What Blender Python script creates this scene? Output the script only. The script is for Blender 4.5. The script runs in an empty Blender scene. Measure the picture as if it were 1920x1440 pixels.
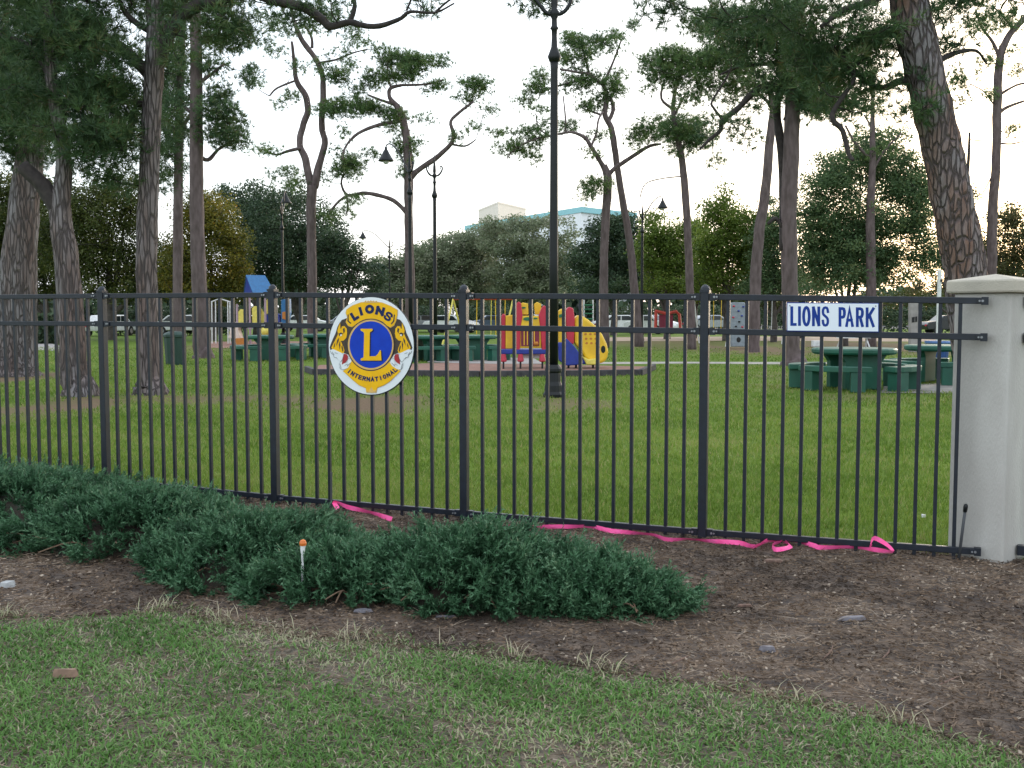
import bpy, math, random
import numpy as np
from mathutils import Vector, Matrix
random.seed(7); rng = np.random.default_rng(11)
S = bpy.context.scene
COL = S.collection
# ------------------------------------------------------------------ camera, world, sun, exposure
F = 1941.0; PIT = math.atan(128 / F); CAMZ = 1.40
cam = bpy.data.cameras.new('camera'); co = bpy.data.objects.new('camera', cam); COL.objects.link(co)
co.location = (0, 0, CAMZ); co.rotation_euler = (math.pi / 2 - PIT, 0, 0)
cam.sensor_width = 36; cam.lens = 36 * F / 1920; cam.clip_end = 3000; cam.clip_start = .05
S.camera = co
SUN_EL = math.radians(9); SUN_AZ = math.radians(32)          # azimuth clockwise from +Y
w = bpy.data.worlds.new('World'); S.world = w; w.use_nodes = True
nt = w.node_tree; nt.nodes.clear()
sky = nt.nodes.new('ShaderNodeTexSky'); sky.sky_type = 'NISHITA'; sky.sun_disc = False
sky.sun_elevation = SUN_EL; sky.sun_rotation = SUN_AZ; sky.air_density = 1.2; sky.dust_density = 2.5; sky.ozone_density = 2.0
bg = nt.nodes.new('ShaderNodeBackground'); bg.inputs['Strength'].default_value = .15
veil = nt.nodes.new('ShaderNodeMix'); veil.data_type = 'RGBA'; veil.inputs[0].default_value = .62   # thin high cloud over the sky
veil.inputs[7].default_value = (7.0, 7.5, 8.2, 1)
ow = nt.nodes.new('ShaderNodeOutputWorld')
nt.links.new(sky.outputs[0], veil.inputs[6]); nt.links.new(veil.outputs[2], bg.inputs[0]); nt.links.new(bg.outputs[0], ow.inputs[0])
sl = bpy.data.lights.new('sun', 'SUN'); so = bpy.data.objects.new('sun', sl); COL.objects.link(so)
sl.energy = .9; sl.angle = math.radians(12); sl.color = (1, .86, .72)
sd = Vector((math.sin(SUN_AZ) * math.cos(SUN_EL), math.cos(SUN_AZ) * math.cos(SUN_EL), math.sin(SUN_EL)))
so.rotation_euler = sd.to_track_quat('Z', 'Y').to_euler()
S.view_settings.view_transform = 'Standard'; S.view_settings.look = 'None'
S.view_settings.exposure = 1.05; S.view_settings.gamma = 1; S.view_settings.use_curve_mapping = False
S.render.engine = 'CYCLES'
S.cycles.max_bounces = 6; S.cycles.transparent_max_bounces = 4

# ------------------------------------------------------------------ picture geometry -> place
cp, sp_ = math.cos(PIT), math.sin(PIT)
def ray(u, v):
    x = (u - 960) / F; y = -(v - 720) / F
    return np.array([x, cp + y * sp_, -sp_ + y * cp])
def at(u, v, Y):
    r = ray(u, v); k = Y / r[1]
    return np.array([r[0] * k, Y, CAMZ + r[2] * k])
GX = [-9, -5, -3.19, -1.7, -.3, 1.2, 2.6, 5]; GZ = [.13, .12, .08, .02, .01, .01, .03, .03]
def hz(x, y):
    x = np.asarray(x, float); y = np.asarray(y, float)
    return np.interp(x, GX, GZ) * np.exp(-((y - 7.2) / 2.2) ** 2) + .012 * np.sin(x * 1.7 + y) * np.sin(y * 1.3) * np.exp(-y / 40)
def G(u, v):
    r = ray(u, v); z = 0
    for _ in range(4):
        k = (z - CAMZ) / r[2]; z = float(hz(r[0] * k, r[1] * k))
    return np.array([r[0] * k, r[1] * k, z])
def px(Y): return Y / F        # metres per photo pixel at depth Y

# ------------------------------------------------------------------ materials
def new_mat(name):
    m = bpy.data.materials.new(name); m.use_nodes = True
    b = m.node_tree.nodes['Principled BSDF']; return m, m.node_tree, b
def mat(name, c, rough=.6, c2=None, scale=8, bump=0, bscale=40, metal=0, detail=6, stretch=None, spec=.5, dirt=None):
    m, t, b = new_mat(name)
    b.inputs['Roughness'].default_value = rough; b.inputs['Metallic'].default_value = metal
    b.inputs['Specular IOR Level'].default_value = spec
    b.inputs['Base Color'].default_value = (*c, 1)
    tc = t.nodes.new('ShaderNodeTexCoord'); mp = t.nodes.new('ShaderNodeMapping')
    t.links.new(tc.outputs['Object'], mp.inputs[0])
    if stretch: mp.inputs['Scale'].default_value = stretch
    if c2 is None: c2 = tuple(x * .78 for x in c)
    n = t.nodes.new('ShaderNodeTexNoise'); n.inputs['Scale'].default_value = scale; n.inputs['Detail'].default_value = detail
    r = t.nodes.new('ShaderNodeValToRGB'); r.color_ramp.elements[0].position = .35; r.color_ramp.elements[1].position = .65
    r.color_ramp.elements[0].color = (*c2, 1); r.color_ramp.elements[1].color = (*c, 1)
    t.links.new(mp.outputs[0], n.inputs[0]); t.links.new(n.outputs[0], r.inputs[0]); t.links.new(r.outputs[0], b.inputs['Base Color'])
    if bump:
        n2 = t.nodes.new('ShaderNodeTexNoise'); n2.inputs['Scale'].default_value = bscale; n2.inputs['Detail'].default_value = 5
        bp = t.nodes.new('ShaderNodeBump'); bp.inputs['Strength'].default_value = bump; bp.inputs['Distance'].default_value = .01
        t.links.new(mp.outputs[0], n2.inputs[0]); t.links.new(n2.outputs[0], bp.inputs['Height']); t.links.new(bp.outputs[0], b.inputs['Normal'])
    return m
def leafmat(name, cols, transl=.35, rough=.55):
    """colour by the per-leaf attribute 'rnd'"""
    m = bpy.data.materials.new(name); m.use_nodes = True; t = m.node_tree; t.nodes.clear()
    a = t.nodes.new('ShaderNodeAttribute'); a.attribute_name = 'rnd'
    r = t.nodes.new('ShaderNodeValToRGB'); e = r.color_ramp.elements
    e[0].position = 0; e[1].position = 1; e[0].color = (*cols[0], 1); e[1].color = (*cols[-1], 1)
    for i, c in enumerate(cols[1:-1]):
        q = e.new((i + 1) / (len(cols) - 1)); q.color = (*c, 1)
    b = t.nodes.new('ShaderNodeBsdfPrincipled'); b.inputs['Roughness'].default_value = rough; b.inputs['Specular IOR Level'].default_value = .3
    tr = t.nodes.new('ShaderNodeBsdfTranslucent'); mx = t.nodes.new('ShaderNodeMixShader'); mx.inputs[0].default_value = transl
    o = t.nodes.new('ShaderNodeOutputMaterial')
    L = t.links.new
    L(a.outputs['Fac'], r.inputs[0]); L(r.outputs[0], b.inputs['Base Color']); L(r.outputs[0], tr.inputs[0])
    L(b.outputs[0], mx.inputs[1]); L(tr.outputs[0], mx.inputs[2]); L(mx.outputs[0], o.inputs[0])
    return m
def barkmat(name, c_plate, c_gap, c_red, scale=9, zs=.35, bump=.8):
    m, t, b = new_mat(name); L = t.links.new; b.inputs['Roughness'].default_value = .9; b.inputs['Specular IOR Level'].default_value = .15
    tc = t.nodes.new('ShaderNodeTexCoord'); mp = t.nodes.new('ShaderNodeMapping'); mp.inputs['Scale'].default_value = (1, 1, zs)
    L(tc.outputs['Object'], mp.inputs[0])
    dn = t.nodes.new('ShaderNodeTexNoise'); dn.inputs['Scale'].default_value = 5
    ad = t.nodes.new('ShaderNodeMixRGB'); ad.blend_type = 'ADD'; ad.inputs[0].default_value = .12
    L(mp.outputs[0], dn.inputs[0]); L(mp.outputs[0], ad.inputs[1]); L(dn.outputs['Color'], ad.inputs[2])
    vo = t.nodes.new('ShaderNodeTexVoronoi'); vo.feature = 'DISTANCE_TO_EDGE'; vo.inputs['Scale'].default_value = scale
    L(ad.outputs[0], vo.inputs[0])
    rp = t.nodes.new('ShaderNodeValToRGB'); rp.color_ramp.elements[0].position = .02; rp.color_ramp.elements[1].position = .16
    L(vo.outputs['Distance'], rp.inputs[0])
    n = t.nodes.new('ShaderNodeTexNoise'); n.inputs['Scale'].default_value = 3.2; n.inputs['Detail'].default_value = 6; L(mp.outputs[0], n.inputs[0])
    r2 = t.nodes.new('ShaderNodeValToRGB'); r2.color_ramp.elements[0].position = .42; r2.color_ramp.elements[1].position = .62
    r2.color_ramp.elements[0].color = (*c_plate, 1); r2.color_ramp.elements[1].color = (*c_red, 1); L(n.outputs[0], r2.inputs[0])
    mx = t.nodes.new('ShaderNodeMixRGB'); mx.inputs[1].default_value = (*c_gap, 1)
    L(rp.outputs[0], mx.inputs[0]); L(r2.outputs[0], mx.inputs[2])
    n3 = t.nodes.new('ShaderNodeTexNoise'); n3.inputs['Scale'].default_value = 30; n3.inputs['Detail'].default_value = 5; L(mp.outputs[0], n3.inputs[0])
    m3 = t.nodes.new('ShaderNodeMixRGB'); m3.blend_type = 'MULTIPLY'; m3.inputs[0].default_value = .7
    L(mx.outputs[0], m3.inputs[1]); L(n3.outputs[0], m3.inputs[2])
    gn = t.nodes.new('ShaderNodeMixRGB'); gn.blend_type = 'MULTIPLY'; gn.inputs[0].default_value = 1; gn.inputs[2].default_value = (1.6, 1.6, 1.6, 1)
    L(m3.outputs[0], gn.inputs[1]); L(gn.outputs[0], b.inputs['Base Color'])
    bp = t.nodes.new('ShaderNodeBump'); bp.inputs['Strength'].default_value = bump; bp.inputs['Distance'].default_value = .04
    L(rp.outputs[0], bp.inputs['Height']); L(bp.outputs[0], b.inputs['Normal'])
    return m
IRON = mat('black_iron', (.009, .014, .024), .40, (.006, .009, .015), 20, .15, 300, spec=.42)
LAMPIRON = mat('lamp_black_paint', (.006, .008, .009), .45, spec=.35)
STUCCO = mat('pale_stucco', (.49, .475, .435), .9, (.41, .39, .355), 6.0, .45, 160, detail=10, stretch=(1, 1, .28))
CAPST = mat('cap_stucco', (.47, .43, .35), .9, (.37, .34, .28), 4, .4, 140)
ZINC = mat('zinc_bolt', (.30, .31, .33), .4, metal=.7)
WHITEP = mat('white_sign_paint', (.72, .78, .83), .35, (.69, .75, .80), 5)
BLUEP = mat('blue_sign_paint', (.003, .036, .25), .45, (.002, .03, .20), 5, spec=.25)
EMBW = mat('emblem_white', (.76, .80, .80), .3, (.72, .76, .77), 5)
EMBY = mat('emblem_yellow', (.86, .49, .004), .45, (.80, .43, .003), 20, spec=.25)
EMBB = mat('emblem_blue', (.001, .045, .46), .45, (.001, .035, .38), 12, spec=.25)
EMBN = mat('emblem_navy', (.006, .018, .09), .5, spec=.25)
EMBBR = mat('emblem_brown', (.055, .035, .020), .5, (.03, .02, .013), 60)
EMBR = mat('emblem_red', (.42, .012, .02), .4)
EMBG = mat('emblem_gold', (.72, .45, .13), .4)
EMBGR = mat('emblem_grey', (.28, .30, .32), .5)
PINK = mat('pink_flagging', (1.0, .14, .40), .5, (1.0, .10, .33), 30, spec=.2)
BARKN = barkmat('pine_bark_near', (.190, .172, .176), (.080, .064, .062), (.165, .10, .078), 12, .26, 1.0)
BARKL = barkmat('pine_bark_left', (.185, .170, .172), (.068, .057, .055), (.135, .10, .09), 15, .15, .8)
BARKF = mat('pine_bark_far', (.135, .100, .098), .9, (.075, .053, .050), 9, .5, 12, stretch=(1, 1, .3))
BARKD = mat('branch_bark', (.042, .033, .030), .9, (.022, .017, .016), 9)
BARKG = mat('grey_bark', (.10, .085, .075), .9, (.05, .04, .035), 5)
N1 = leafmat('pine_needles_dark', [(.030, .056, .030), (.052, .100, .044), (.090, .155, .055), (.12, .085, .035)], .3)
N2 = leafmat('pine_needles_mid', [(.042, .078, .036), (.078, .145, .052), (.14, .22, .070), (.15, .13, .05)], .35)
L_OL = leafmat('leaves_olive', [(.040, .050, .010), (.09, .10, .014), (.18, .16, .020), (.30, .17, .02)], .4)
L_OD = leafmat('leaves_dark_olive', [(.028, .042, .012), (.050, .072, .016), (.085, .10, .020), (.13, .10, .022)], .35)
L_DG = leafmat('leaves_dark_green', [(.025, .045, .027), (.042, .075, .040), (.070, .11, .052), (.09, .105, .06)], .3)
L_GG = leafmat('leaves_grey_green', [(.11, .14, .08), (.17, .21, .12), (.25, .28, .175), (.31, .27, .23)], .4)  # greens lightened to carry the flare that pales the far trees
L_YG = leafmat('leaves_yellow_green', [(.050, .085, .014), (.095, .150, .022), (.15, .22, .035), (.21, .22, .045)], .4)
L_BG = leafmat('leaves_blue_green', [(.042, .078, .036), (.075, .135, .056), (.12, .185, .075), (.18, .17, .06)], .35)
L_BR = leafmat('leaves_brown_green', [(.045, .055, .022), (.075, .085, .03), (.12, .11, .04), (.16, .11, .05)], .4)
JUN = leafmat('juniper_scales', [(.013, .036, .015), (.030, .088, .038), (.064, .155, .074), (.115, .210, .110)], .18)
GRF = leafmat('front_grass', [(.050, .125, .022), (.095, .215, .038), (.18, .31, .09), (.46, .39, .28)], .3)
GRB = leafmat('park_grass', [(.088, .158, .018), (.135, .22, .030), (.21, .285, .052), (.32, .29, .13)], .4)
CHIP = leafmat('litter', [(.050, .035, .025), (.130, .086, .056), (.22, .155, .105), (.38, .31, .24)], 0, .9)
GREENT = mat('green_table_paint', (.012, .105, .065), .5, (.009, .075, .048), 3, .1, 90)
CONC = mat('concrete', (.33, .31, .29), .9, (.24, .22, .21), 4, .3, 60)
CONCD = mat('dull_concrete', (.20, .19, .17), .9, (.13, .125, .11), 4)
BINBLUE = mat('blue_plastic', (.015, .06, .22), .45)
PYEL = mat('play_yellow', (.78, .50, .02), .4, (.66, .40, .015), 4)
PPALE = mat('play_pale_yellow', (.78, .66, .12), .4)
PRED = mat('play_red', (.50, .02, .05), .4, (.42, .015, .04), 4)
PMAR = mat('play_maroon', (.20, .012, .04), .45)
PBLUE = mat('play_blue', (.012, .035, .28), .4)
PROOF = mat('play_roof_blue', (.02, .15, .36), .5)
PGREEN = mat('play_green', (.01, .15, .06), .45)
PTAN = mat('play_post', (.42, .30, .36), .5)
PORG = mat('play_orange', (.50, .18, .02), .5)
DARK = mat('dark_rubber', (.012, .012, .012), .7)
WHITE = mat('white_paint', (.75, .75, .74), .5)
OFFW = mat('pale_peach_plastic', (.72, .60, .52), .5)
GREYP = mat('grey_climb_panel', (.26, .30, .33), .6)
GLASS = mat('dark_glass', (.02, .025, .03), .08)
BLDW = mat('white_render', (.84, .86, .86), .8, (.80, .82, .83), .4)  # building walls, trim and beige lightened; overexposed fade put into the colours
TURQ = mat('turquoise_trim', (.30, .62, .66), .6)
BEIGE = mat('beige_render', (.86, .76, .69), .8)
BRICKL = mat('reddish_mulch', (.27, .145, .105), .95, (.19, .10, .075), 5, .6, 60)
RUST = mat('red_frame_paint', (.45, .05, .03), .5)
PIPEG = mat('grey_plastic_pipe', (.055, .06, .065), .6)
HEDG = L_DG

# ------------------------------------------------------------------ mesh helpers
def nrm(a): a = np.asarray(a, float); return a / (np.linalg.norm(a) + 1e-12)
class MB:
    def __init__(s): s.v = []; s.f = []; s.m = []
    def add(s, vs, fs, mi=0):
        o = len(s.v); s.v += [tuple(map(float, p)) for p in vs]; s.f += [tuple(i + o for i in q) for q in fs]; s.m += [mi] * len(fs); return s
    def box(s, c, d, X=(1, 0, 0), Yv=(0, 1, 0), Z=(0, 0, 1), mi=0):
        X, Yv, Z = [np.array(a, float) for a in (X, Yv, Z)]; c = np.array(c, float); hx, hy, h = d[0] / 2, d[1] / 2, d[2] / 2
        vs = [c + X * a * hx + Yv * b * hy + Z * e * h for e in (-1, 1) for b in (-1, 1) for a in (-1, 1)]
        return s.add(vs, [(0, 2, 3, 1), (4, 5, 7, 6), (0, 1, 5, 4), (2, 6, 7, 3), (0, 4, 6, 2), (1, 3, 7, 5)], mi)
    def tube(s, P, R, n=6, mi=0, noise=0, caps=True):
        P = [np.array(p, float) for p in P]; 
        if np.isscalar(R): R = [R] * len(P)
        vs = []; fs = []; ref = None
        for i, p in enumerate(P):
            d = nrm(P[min(i + 1, len(P) - 1)] - P[max(i - 1, 0)])
            if ref is None: ref = np.array([1, 0, 0.]) if abs(d[0]) < .8 else np.array([0, 1., 0])
            a = nrm(ref - d * np.dot(ref, d)); b = np.cross(d, a); ref = a
            for k in range(n):
                t = 2 * math.pi * k / n; rr = R[i] * (1 + (noise * math.sin(k * 2.3 + i * 1.7) if noise else 0) + (random.uniform(-noise, noise) if noise else 0))
                vs.append(p + (a * math.cos(t) + b * math.sin(t)) * rr)
        for i in range(len(P) - 1):
            for k in range(n):
                k2 = (k + 1) % n; fs.append((i * n + k, i * n + k2, (i + 1) * n + k2, (i + 1) * n + k))
        if caps: fs += [tuple(reversed(range(n))), tuple(range((len(P) - 1) * n, len(P) * n))]
        return s.add(vs, fs, mi)
    def lathe(s, prof, c=(0, 0, 0), n=16, mi=0):
        vs = [(c[0] + r * math.cos(2 * math.pi * k / n), c[1] + r * math.sin(2 * math.pi * k / n), c[2] + z) for r, z in prof for k in range(n)]
        fs = [(i * n + k, i * n + (k + 1) % n, (i + 1) * n + (k + 1) % n, (i + 1) * n + k) for i in range(len(prof) - 1) for k in range(n)]
        fs += [tuple(reversed(range(n))), tuple(range((len(prof) - 1) * n, len(prof) * n))]
        return s.add(vs, fs, mi)
    def prism(s, front, off, mi=0):
        """front: list of 3D points, off: vector to the back face"""
        n = len(front); off = np.array(off, float); vs = [np.array(p, float) for p in front] + [np.array(p, float) + off for p in front]
        fs = [tuple(range(n)), tuple(reversed(range(n, 2 * n)))] + [(i, i + n, (i + 1) % n + n, (i + 1) % n) for i in range(n)]
        return s.add(vs, fs, mi)
    def build(s, name, mats, parent=None, smooth=False, bevel=0, inv=None):
        me = bpy.data.meshes.new(name); me.from_pydata(s.v, [], s.f)
        for m in (mats if isinstance(mats, (list, tuple)) else [mats]): me.materials.append(m)
        if max(s.m, default=0): me.polygons.foreach_set('material_index', s.m)
        if smooth: me.polygons.foreach_set('use_smooth', [True] * len(s.f))
        bmfix(me); me.update()
        o = bpy.data.objects.new(name, me); COL.objects.link(o)
        if parent:
            o.parent = parent
            if inv is not False: o.matrix_parent_inverse = Matrix.Translation(parent.location if parent.type == 'EMPTY' else (0, 0, 0)).inverted()
        if bevel:
            b = o.modifiers.new('bevel', 'BEVEL'); b.width = bevel; b.segments = 2; b.limit_method = 'ANGLE'
        return o
import bmesh
def bmfix(me):
    if len(me.polygons) > 60000: return
    bm = bmesh.new(); bm.from_mesh(me); bmesh.ops.recalc_face_normals(bm, faces=bm.faces); bm.to_mesh(me); bm.free()
def empty(name, loc, label, cat, group=None, rz=0):
    o = bpy.data.objects.new(name, None); COL.objects.link(o); o.location = tuple(map(float, loc)); o.rotation_euler = (0, 0, rz); o.empty_display_size = .1
    o['label'] = label; o['category'] = cat
    if group: o['group'] = group
    return o
def tag(o, label=None, cat=None, group=None, kind=None):
    for k, v in (('label', label), ('category', cat), ('group', group), ('kind', kind)):
        if v: o[k] = v
    return o
def copy_tree(o, parent=None):
    c = o.copy(); COL.objects.link(c)
    if parent: c.parent = parent
    for ch in list(o.children): copy_tree(ch, c)
    return c
def trimesh(name, V, Fc, rnd, m, parent=None):
    """V (n,3), Fc (m,k) uniform faces, rnd per vertex"""
    me = bpy.data.meshes.new(name); k = Fc.shape[1]
    me.vertices.add(len(V)); me.vertices.foreach_set('co', V.astype(np.float32).ravel())
    me.loops.add(Fc.size); me.loops.foreach_set('vertex_index', Fc.astype(np.int32).ravel())
    me.polygons.add(len(Fc)); me.polygons.foreach_set('loop_start', np.arange(0, Fc.size, k, dtype=np.int32))
    me.update(calc_edges=True)
    a = me.attributes.new('rnd', 'FLOAT', 'POINT'); a.data.foreach_set('value', rnd.astype(np.float32))
    me.materials.append(m)
    o = bpy.data.objects.new(name, me); COL.objects.link(o)
    if parent:
        o.parent = parent; o.matrix_parent_inverse = Matrix.Translation(parent.location).inverted()
    return o
def unit(n):
    a = rng.normal(size=(n, 3)); return a / np.linalg.norm(a, axis=1, keepdims=True)
def nrow(a): return a / (np.linalg.norm(a, axis=1, keepdims=True) + 1e-9)
def blades(O, D, L, W, rnd):
    """one thin triangle per row"""
    n = len(O); sdir = nrow(np.cross(D, unit(n))); L = np.broadcast_to(L, n)[:, None]; W = np.broadcast_to(W, n)[:, None]
    V = np.empty((n, 3, 3)); V[:, 0] = O - sdir * W / 2; V[:, 1] = O + sdir * W / 2; V[:, 2] = O + D * L
    return V.reshape(-1, 3), np.arange(n * 3).reshape(-1, 3), np.repeat(rnd, 3)
def bent(O, D, L, W, rnd, droop=.4):
    """bent grass blade: a quad and a tip"""
    n = len(O); sd_ = nrow(np.cross(D, np.tile([0, 0, 1.], (n, 1)) + unit(n) * .2)); L = np.broadcast_to(L, n)[:, None]; W = np.broadcast_to(W, n)[:, None]
    mid = O + D * L * .55; D2 = nrow(D + np.c_[D[:, :2] * 1.2, -np.ones(n) * droop]); tip = mid + D2 * L * .5
    V = np.empty((n, 5, 3)); V[:, 0] = O - sd_ * W * .4; V[:, 1] = O + sd_ * W * .4; V[:, 2] = mid + sd_ * W * .5; V[:, 3] = mid - sd_ * W * .5; V[:, 4] = tip
    b = np.arange(n)[:, None] * 5
    Fc = np.concatenate([b + [0, 1, 2], b + [0, 2, 3], b + [3, 2, 4]])
    return V.reshape(-1, 3), Fc, np.repeat(rnd, 5)
def rhomb(O, L, W, rnd, flat=0.):
    n = len(O); D = unit(n); D[:, 2] *= (1 - flat); D = nrow(D); s_ = nrow(np.cross(D, unit(n))); L = np.broadcast_to(L, n)[:, None]; W = np.broadcast_to(W, n)[:, None]
    V = np.empty((n, 4, 3)); V[:, 0] = O - D * L / 2; V[:, 1] = O + s_ * W / 2; V[:, 2] = O + D * L / 2; V[:, 3] = O - s_ * W / 2
    return V.reshape(-1, 3), np.arange(n * 4).reshape(-1, 4), np.repeat(rnd, 4)

# ------------------------------------------------------------------ ground
def axis_(lo, hi, fine_lo, fine_hi, step, grow=1.12):
    a = list(np.arange(fine_lo, fine_hi, step)); s = step; x = fine_hi
    while x < hi: a.append(x); s *= grow; x += s
    a.append(hi); s = step; x = fine_lo; b = []
    while x > lo: x -= s; s *= grow; b.append(max(x, lo))
    return np.array(sorted(set(b + a)))
xs = axis_(-500, 500, -12, 12, .22); ys = axis_(-60, 900, 2, 30, .22)
XX, YY = np.meshgrid(xs, ys); V = np.c_[XX.ravel(), YY.ravel(), hz(XX, YY).ravel()]
nx, ny = len(xs), len(ys); I = np.arange(nx * ny).reshape(ny, nx)
Fc = np.stack([I[:-1, :-1], I[:-1, 1:], I[1:, 1:], I[1:, :-1]], -1).reshape(-1, 4)
# bare patches (their own place and outline on the lawn)
PATCH = []
for (u, v, ru, rv, s_) in [(690, 757, 130, 20, .95), (560, 752, 120, 14, .7), (1070, 758, 95, 16, .7), (380, 748, 150, 10, .75), (120, 762, 110, 24, .9), (30, 708, 90, 12, .9), (250, 745, 60, 12, .6),
                       (1500, 706, 120, 12, .45), (1420, 655, 110, 11, .9), (1300, 650, 140, 10, .6), (1660, 650, 200, 14, .9), (1450, 725, 60, 8, .4), (900, 770, 60, 10, .3), (420, 650, 120, 10, .6), (1600, 745, 130, 10, .5), (640, 790, 40, 8, .4), (1200, 640, 200, 8, .7)]:
    c = G(u, v); a = abs(G(u + ru, v)[0] - c[0]); b = abs(G(u, v - rv)[1] - G(u, v + rv)[1]) / 2; PATCH.append((c[0], c[1], a, b, s_))
def bareness(x, y):
    r = np.zeros_like(x)
    for (cx, cy, a, b, s_) in PATCH:
        d = np.sqrt(((x - cx) / a) ** 2 + ((y - cy) / b) ** 2) + .25 * np.sin(x * 3.1 + cy) * np.sin(y * 2.2)
        r = np.maximum(r, s_ * np.clip(1.5 - d, 0, 1))
    return r
o = trimesh('park_ground', V, Fc, bareness(V[:, 0], V[:, 1]), None) if False else None
me_m, t, b = new_mat('lawn_soil'); L = t.links.new; b.inputs['Roughness'].default_value = .95; b.inputs['Specular IOR Level'].default_value = .1
at_ = t.nodes.new('ShaderNodeAttribute'); at_.attribute_name = 'rnd'; tc = t.nodes.new('ShaderNodeTexCoord')
n1 = t.nodes.new('ShaderNodeTexNoise'); n1.inputs['Scale'].default_value = 1.3; n1.inputs['Detail'].default_value = 8
n2 = t.nodes.new('ShaderNodeTexNoise'); n2.inputs['Scale'].default_value = 22; n2.inputs['Detail'].default_value = 8
n3 = t.nodes.new('ShaderNodeTexNoise'); n3.inputs['Scale'].default_value = .22; n3.inputs['Detail'].default_value = 3
for n in (n1, n2, n3): L(tc.outputs['Object'], n.inputs[0])
r1 = t.nodes.new('ShaderNodeValToRGB'); r1.color_ramp.elements[0].color = (.050, .098, .012, 1); r1.color_ramp.elements[1].color = (.145, .215, .030, 1); r1.color_ramp.elements[0].position = .3; r1.color_ramp.elements[1].position = .7
ma = t.nodes.new('ShaderNodeMath'); ma.operation = 'MULTIPLY_ADD'; ma.inputs[1].default_value = .6; L(n2.outputs[0], ma.inputs[0])
mb_ = t.nodes.new('ShaderNodeMath'); mb_.operation = 'MULTIPLY'; mb_.inputs[1].default_value = .4; L(n1.outputs[0], mb_.inputs[0]); L(mb_.outputs[0], ma.inputs[2])
L(ma.outputs[0], r1.inputs[0])
rb = t.nodes.new('ShaderNodeValToRGB'); rb.color_ramp.elements[0].color = (.085, .06, .035, 1); rb.color_ramp.elements[1].color = (.21, .145, .095, 1); L(n2.outputs[0], rb.inputs[0])
fac = t.nodes.new('ShaderNodeMath'); fac.operation = 'MULTIPLY_ADD'; fac.inputs[1].default_value = 1.6; L(at_.outputs['Fac'], fac.inputs[0])
sb = t.nodes.new('ShaderNodeMath'); sb.operation = 'SUBTRACT'; sb.inputs[1].default_value = .72; L(n1.outputs[0], sb.inputs[0]); L(sb.outputs[0], fac.inputs[2]); fac.use_clamp = True
mx = t.nodes.new('ShaderNodeMixRGB'); L(fac.outputs[0], mx.inputs[0]); L(r1.outputs[0], mx.inputs[1]); L(rb.outputs[0], mx.inputs[2]); L(mx.outputs[0], b.inputs['Base Color'])
bp = t.nodes.new('ShaderNodeBump'); bp.inputs['Strength'].default_value = .6; bp.inputs['Distance'].default_value = .03; L(n2.outputs[0], bp.inputs['Height']); L(bp.outputs[0], b.inputs['Normal'])
tag(trimesh('lawn_ground', V, Fc, bareness(V[:, 0], V[:, 1]) * .8, me_m), kind='structure')

# sheets laid on the ground
def sheet(name, front, back, m, lift, nj=14, sub=6):
    """ruled strip between two image outlines, or world outlines"""
    def res(P, n):
        P = np.array(P, float); d = np.r_[0, np.cumsum(np.linalg.norm(np.diff(P, axis=0), axis=1))]; q = np.linspace(0, d[-1], n)
        return np.c_[np.interp(q, d, P[:, 0]), np.interp(q, d, P[:, 1])]
    n = 60; A = res(front, n); B = res(back, n); vs = []; fs = []
    for j in range(nj + 1):
        f = j / nj; P = A * (1 - f) + B * f
        for p in P: vs.append((p[0], p[1], float(hz(p[0], p[1])) + lift))
    for j in range(nj):
        for i in range(n - 1): fs.append((j * n + i, j * n + i + 1, (j + 1) * n + i + 1, (j + 1) * n + i))
    mb = MB(); mb.add(vs, fs); o = mb.build(name, m, smooth=True)
    return tag(o, kind='structure')
FA = np.array([-3.19, 8.05]); FB = np.array([2.55, 5.78]); FD = (FB - FA) / np.linalg.norm(FB - FA); FN = np.array([FD[1], -FD[0]])  # FN towards the camera
if FN[1] > 0: FN = -FN
front_uv = [(-260, 1165), (0, 1160), (130, 1158), (330, 1145), (480, 1180), (600, 1195), (700, 1205), (960, 1235), (1200, 1268), (1440, 1308), (1700, 1360), (1920, 1425), (2150, 1500)]
frontW = [np.array([-7.0, 5.6])] + [G(u, v)[:2] for u, v in front_uv] + [np.array([4.0, 2.3]), np.array([8.0, .6])]
def fl(s): return FA + FD * s
backW = [fl(s) - FN * .16 for s in np.linspace(-4.5, 12.0, 14)]
MULCH = mat('mulch_soil', (.150, .108, .078), .95, (.042, .032, .028), 9, .9, 45, detail=10)
sheet('mulch_bed', frontW, backW, MULCH, .008, nj=24)
sheet('front_lawn_soil', [(-7, -1), (8, -1)], [(p[0], p[1] + .02) for p in frontW], mat('thatch_soil', (.15, .115, .080), .95, (.05, .045, .030), 28, .8, 60, detail=10), .004, nj=20)
CONCP = mat('pale_path', (.36, .34, .29), .9, (.27, .25, .21), 2)
def strip(name, uv_front, uv_back, m, lift=.006): return sheet(name, [G(*p)[:2] for p in uv_front], [G(*p)[:2] for p in uv_back], m, lift, nj=2)
strip('path', [(1060, 683), (1250, 682), (1560, 683)], [(1060, 679.5), (1250, 678.5), (1560, 679.5)], CONCP)
strip('sandy_track', [(1140, 640), (1400, 639), (1760, 641)], [(1140, 633), (1400, 631), (1760, 633)], mat('sand', (.36, .27, .20), .95, (.26, .19, .13), 1), .01)
strip('parking_lot', [(-400, 617), (960, 617), (2300, 617)], [(-400, 609), (960, 609), (2300, 609)], mat('asphalt', (.085, .08, .078), .9, (.06, .058, .056), .6), .008)
strip('driveway', [(45, 656), (90, 657), (135, 661)], [(45, 641), (80, 641), (125, 651)], CONC, .01)
strip('playground_mulch', [(575, 700), (880, 703), (1210, 700)], [(600, 685), (880, 681), (1225, 688)], BRICKL, .012)
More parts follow.
